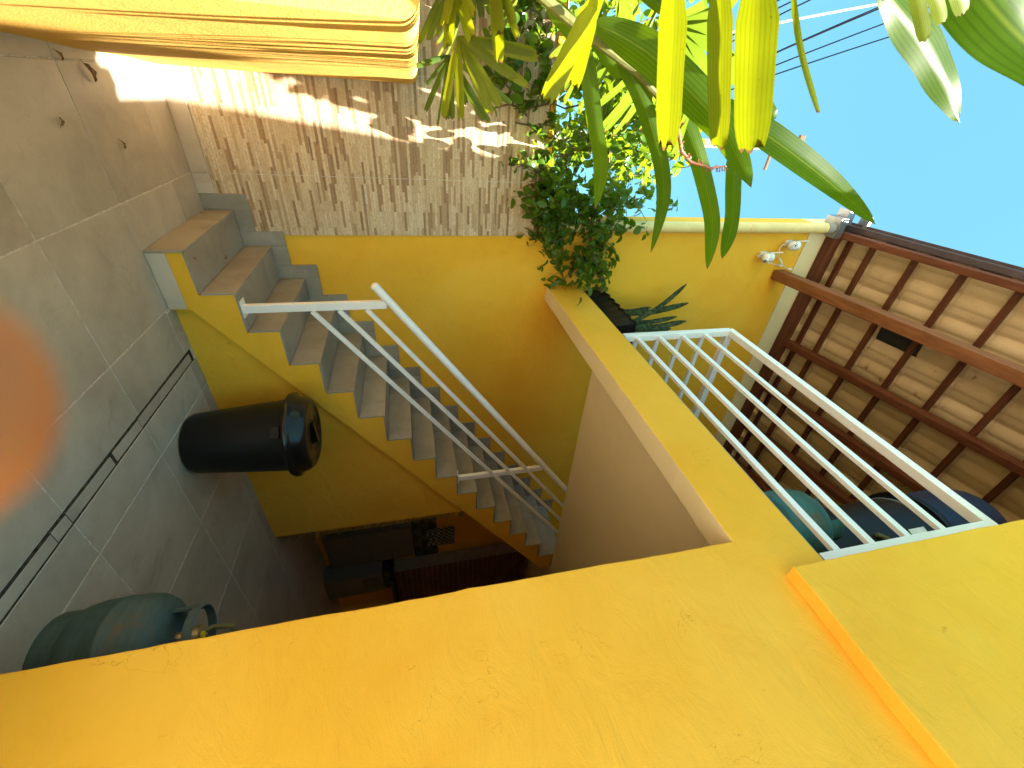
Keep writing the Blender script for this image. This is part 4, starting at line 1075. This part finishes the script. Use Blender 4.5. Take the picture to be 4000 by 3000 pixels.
dry(-0.459, 0.187, 0, 0.04, 0.2, 'small dry leaf on the floor tile in front of the stone wall')
dry(0.071, 0.066, 0.18, 0.022, 0.9, 'tiny dry leaf at the open end of the first step')
dry(0.195, 0.461, 0.18, 0.032, 1.9, 'dark dry leaf in the middle of the first step')

# ------------------------------------------------------------------ kitchen seen through the opening, deep in shade
kc = empty('kitchen_cabinet', (4.1, 0.85, 0)); tag(kc, 'white kitchen cabinet standing in the dark room', 'cabinet')
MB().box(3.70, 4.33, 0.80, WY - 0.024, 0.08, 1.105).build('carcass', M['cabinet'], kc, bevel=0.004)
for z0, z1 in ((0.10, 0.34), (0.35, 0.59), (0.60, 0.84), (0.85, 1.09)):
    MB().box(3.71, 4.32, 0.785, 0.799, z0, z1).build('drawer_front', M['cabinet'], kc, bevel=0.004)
k2 = empty('kitchen_counter', (4.5, 0.7, 0)); tag(k2, 'white lower cabinet with black stone top beside the brick wall', 'counter')
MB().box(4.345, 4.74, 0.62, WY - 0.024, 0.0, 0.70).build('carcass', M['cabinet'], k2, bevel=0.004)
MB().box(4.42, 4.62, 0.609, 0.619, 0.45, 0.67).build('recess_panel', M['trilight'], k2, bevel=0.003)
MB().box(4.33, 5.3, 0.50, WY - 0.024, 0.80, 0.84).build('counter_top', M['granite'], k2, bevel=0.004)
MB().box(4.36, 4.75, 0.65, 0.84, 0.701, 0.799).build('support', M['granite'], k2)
bt = empty('patterned_backsplash', (4.2, WY, 1.1)); tag(bt, 'backsplash of black and pale triangle tiles behind the cabinet', 'tiles')
for i in range(9):
    for j in range(3):
        x0 = 3.70 + 0.125 * i; z0 = 1.112 + 0.106 * j; x1 = x0 + 0.124; z1 = z0 + 0.105
        fl_ = (i + j) % 2
        A_, B_ = ([(x0, z0), (x1, z0), (x0, z1)], [(x1, z0), (x1, z1), (x0, z1)]) if fl_ else ([(x0, z0), (x1, z0), (x1, z1)], [(x0, z0), (x1, z1), (x0, z1)])
        MB().prism(A_, 'y', WY - 0.010, WY - 0.001).build('triangle_tile', M['tridark'], bt)
        MB().prism(B_, 'y', WY - 0.010, WY - 0.001).build('triangle_tile', M['trilight'], bt)
tw_ = MB(); vs = []
for k in range(19):
    for j in range(9):
        x = 3.88 + 0.38 * k / 18; vs.append((x, WY - 0.045 - 0.012 * math.sin(k * 1.3) * (j / 8), 1.655 - 0.36 * j / 8))
vs2 = vs + [(a_, b_ + 0.004, c_) for a_, b_, c_ in vs]
n_ = len(vs)
fs = []
for k in range(18):
    for j in range(8):
        a_ = k * 9 + j; fs += [(a_, a_ + 1, a_ + 10, a_ + 9), (n_ + a_, n_ + a_ + 9, n_ + a_ + 10, n_ + a_ + 1)]
tl = tw_.add(vs2, fs).build('kitchen_towel', M['check'], None, smooth=True); tag(tl, 'dark checked kitchen towel hanging above the triangle tiles', 'towel')
bo = empty('brick_barbecue', (4.95, 0.76, 0.84)); tag(bo, 'red brick wall of a barbecue with pale mortar joints in the dark room', 'barbecue')
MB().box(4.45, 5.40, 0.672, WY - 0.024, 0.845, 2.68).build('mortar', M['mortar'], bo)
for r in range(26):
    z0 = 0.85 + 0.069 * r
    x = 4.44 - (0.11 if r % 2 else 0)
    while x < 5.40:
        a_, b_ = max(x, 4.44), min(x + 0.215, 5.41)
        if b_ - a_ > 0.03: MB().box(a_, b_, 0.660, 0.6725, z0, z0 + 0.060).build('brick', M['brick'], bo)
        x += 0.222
# dry straw fringe hanging down the end of the wall under the stair
sf = MB(); fr2 = random.Random(3)
for k in range(330):
    z = fr2.uniform(0.04, 1.70); p = Vector((2.575, fr2.uniform(0.02, 0.07), z))
    d = Vector((fr2.uniform(0.2, 1), fr2.uniform(-0.9, 0.2), fr2.uniform(-1, 0.4))).normalized() * fr2.uniform(0.02, 0.055)
    sf.tube([p, p + d * 0.6, p + d + Vector((0, 0, -0.008))], [0.0018, 0.0014, 0.0006], 4, cap=False)
tag(sf.build('straw_fringe', M['straw']), 'dry straw fringe along the end edge of the wall under the stair', 'fringe')

# ------------------------------------------------------------------ overhead lines and pole beyond the wall
CAB = [((-2.18, 11.46, 12.56), (-3.65, 11.46, 15.85), 'cable'), ((-2.14, 11.5, 12.52), (-3.62, 11.5, 15.92), 'cable'), ((-1.88, 11.46, 12.68), (-3.37, 11.46, 16.49), 'cable'), ((-1.66, 11.46, 12.76), (-3.1, 11.46, 17.01), 'cable'), ((-2.86, 11.46, 12.21), (-3.66, 11.46, 15.73), 'whitecable'), ((-3.12, 11.46, 12.1), (-3.69, 11.46, 13.21), 'cable'), ((-2.96, 11.46, 12.18), (-3.73, 11.46, 13.68), 'cable'), ((-3.28, 11.46, 12.02), (-3.56, 11.46, 12.53), 'cable')]
for i, (a_, b_, m_) in enumerate(CAB):
    A_ = Vector(a_); B_ = Vector(b_); d = B_ - A_
    P0 = A_ - d * 1.6; P1 = B_ + d * 0.6
    pts = [P0.lerp(P1, k / 14) - Vector((0, 0, 0.35)) * (1 - (2 * k / 14 - 1) ** 2) + Vector((0, 0, 0.25)) for k in range(15)]
    o = MB().tube(pts, 0.02 if m_ == 'cable' else 0.03, 6).build('power_line', M[m_], None, smooth=True)
    tag(o, 'pale overhead line among the dark cables' if m_ != 'cable' else 'dark overhead power line crossing the sky behind the leaves', 'power line', None if m_ != 'cable' else 'overhead power lines')
ut = empty('utility_pole', (0.25, 11.46, -0.06)); tag(ut, 'pale concrete utility pole with crossarms behind the leaves', 'pole')
MB().tube([(0.2, 11.46, -0.06), (0.2, 11.46, 14.2)], [0.19, 0.12], 14).build('shaft', M['concrete'], ut, smooth=True)
MB().box(-0.45, 0.9, 11.25, 11.33, 13.6, 13.68).build('crossarm', M['stem'], ut, bevel=0.01)
MB().box(-0.2, 0.2, 11.25, 11.35, 14.55, 14.75).build('bracket', M['stem'], ut, bevel=0.01)
MB().tube([(0.2, 11.46, 14.1), (0.0, 11.4, 14.9)], 0.05, 8).build('pole_top', M['concrete'], ut)

# ------------------------------------------------------------------ photographer's hand: one fingertip reaches in front of the lens
def cp(f_, u_, r_): return CAM + AF * f_ + AX * u_ + AY * r_
J = [cp(-0.34, -0.30, 0.05), cp(-0.18, -0.19, 0.02), cp(-0.11, -0.145, 0.01), cp(-0.075, -0.125, 0.008)]
SV = [(J[0], .042), (J[1], .032), (J[2], .027), (J[3], .030)]
ED = [(0, 1), (1, 2), (2, 3)]
def chain(root, pts):
    last = root
    for p, r_ in pts:
        SV.append((p, r_)); ED.append((last, len(SV) - 1)); last = len(SV) - 1
chain(3, [(cp(-0.035, -0.108, 0.008), .014), (cp(0.004, -0.092, 0.006), .0098), (cp(0.020, -0.064, 0.004), .0090), (cp(0.0245, -0.0415, 0.0016), .0100), (cp(0.0245, -0.0308, 0.0016), .0094)])
chain(3, [(cp(-0.035, -0.112, 0.030), .014), (cp(0.010, -0.112, 0.030), .0098), (cp(0.018, -0.130, 0.030), .009), (cp(0.004, -0.142, 0.030), .008)])
chain(3, [(cp(-0.038, -0.120, 0.050), .013), (cp(0.004, -0.124, 0.050), .0095), (cp(0.012, -0.141, 0.050), .0088), (cp(-0.002, -0.150, 0.048), .0078)])
chain(3, [(cp(-0.045, -0.130, 0.068), .012), (cp(-0.012, -0.136, 0.070), .0085), (cp(-0.006, -0.150, 0.068), .0078), (cp(-0.018, -0.157, 0.066), .007)])
chain(3, [(cp(-0.075, -0.112, -0.026), .016), (cp(-0.05, -0.095, -0.044), .011), (cp(-0.028, -0.088, -0.046), .0095), (cp(-0.008, -0.086, -0.044), .008)])
me = bpy.data.meshes.new('hand'); hroot = J[0]
me.from_pydata([tuple(v - hroot) for v, r_ in SV], ED, [])
hd = link('person_hand', me); hd.location = hroot
md = hd.modifiers.new('skin', 'SKIN'); md.use_smooth_shade = True
sk = me.skin_vertices[0] if me.skin_vertices else None
if sk is None:
    bm = bmesh.new(); bm.from_mesh(me); bm.verts.layers.skin.verify(); bm.to_mesh(me); bm.free(); sk = me.skin_vertices[0]
for i, (v, r_) in enumerate(SV): sk.data[i].radius = (r_, r_); sk.data[i].use_root = (i == 0)
sb = hd.modifiers.new('sub', 'SUBSURF'); sb.levels = 2; sb.render_levels = 2
me.materials.append(M['skin'])
tag(hd, 'bare hand with one blurred orange fingertip reaching into view below the lens', 'hand')
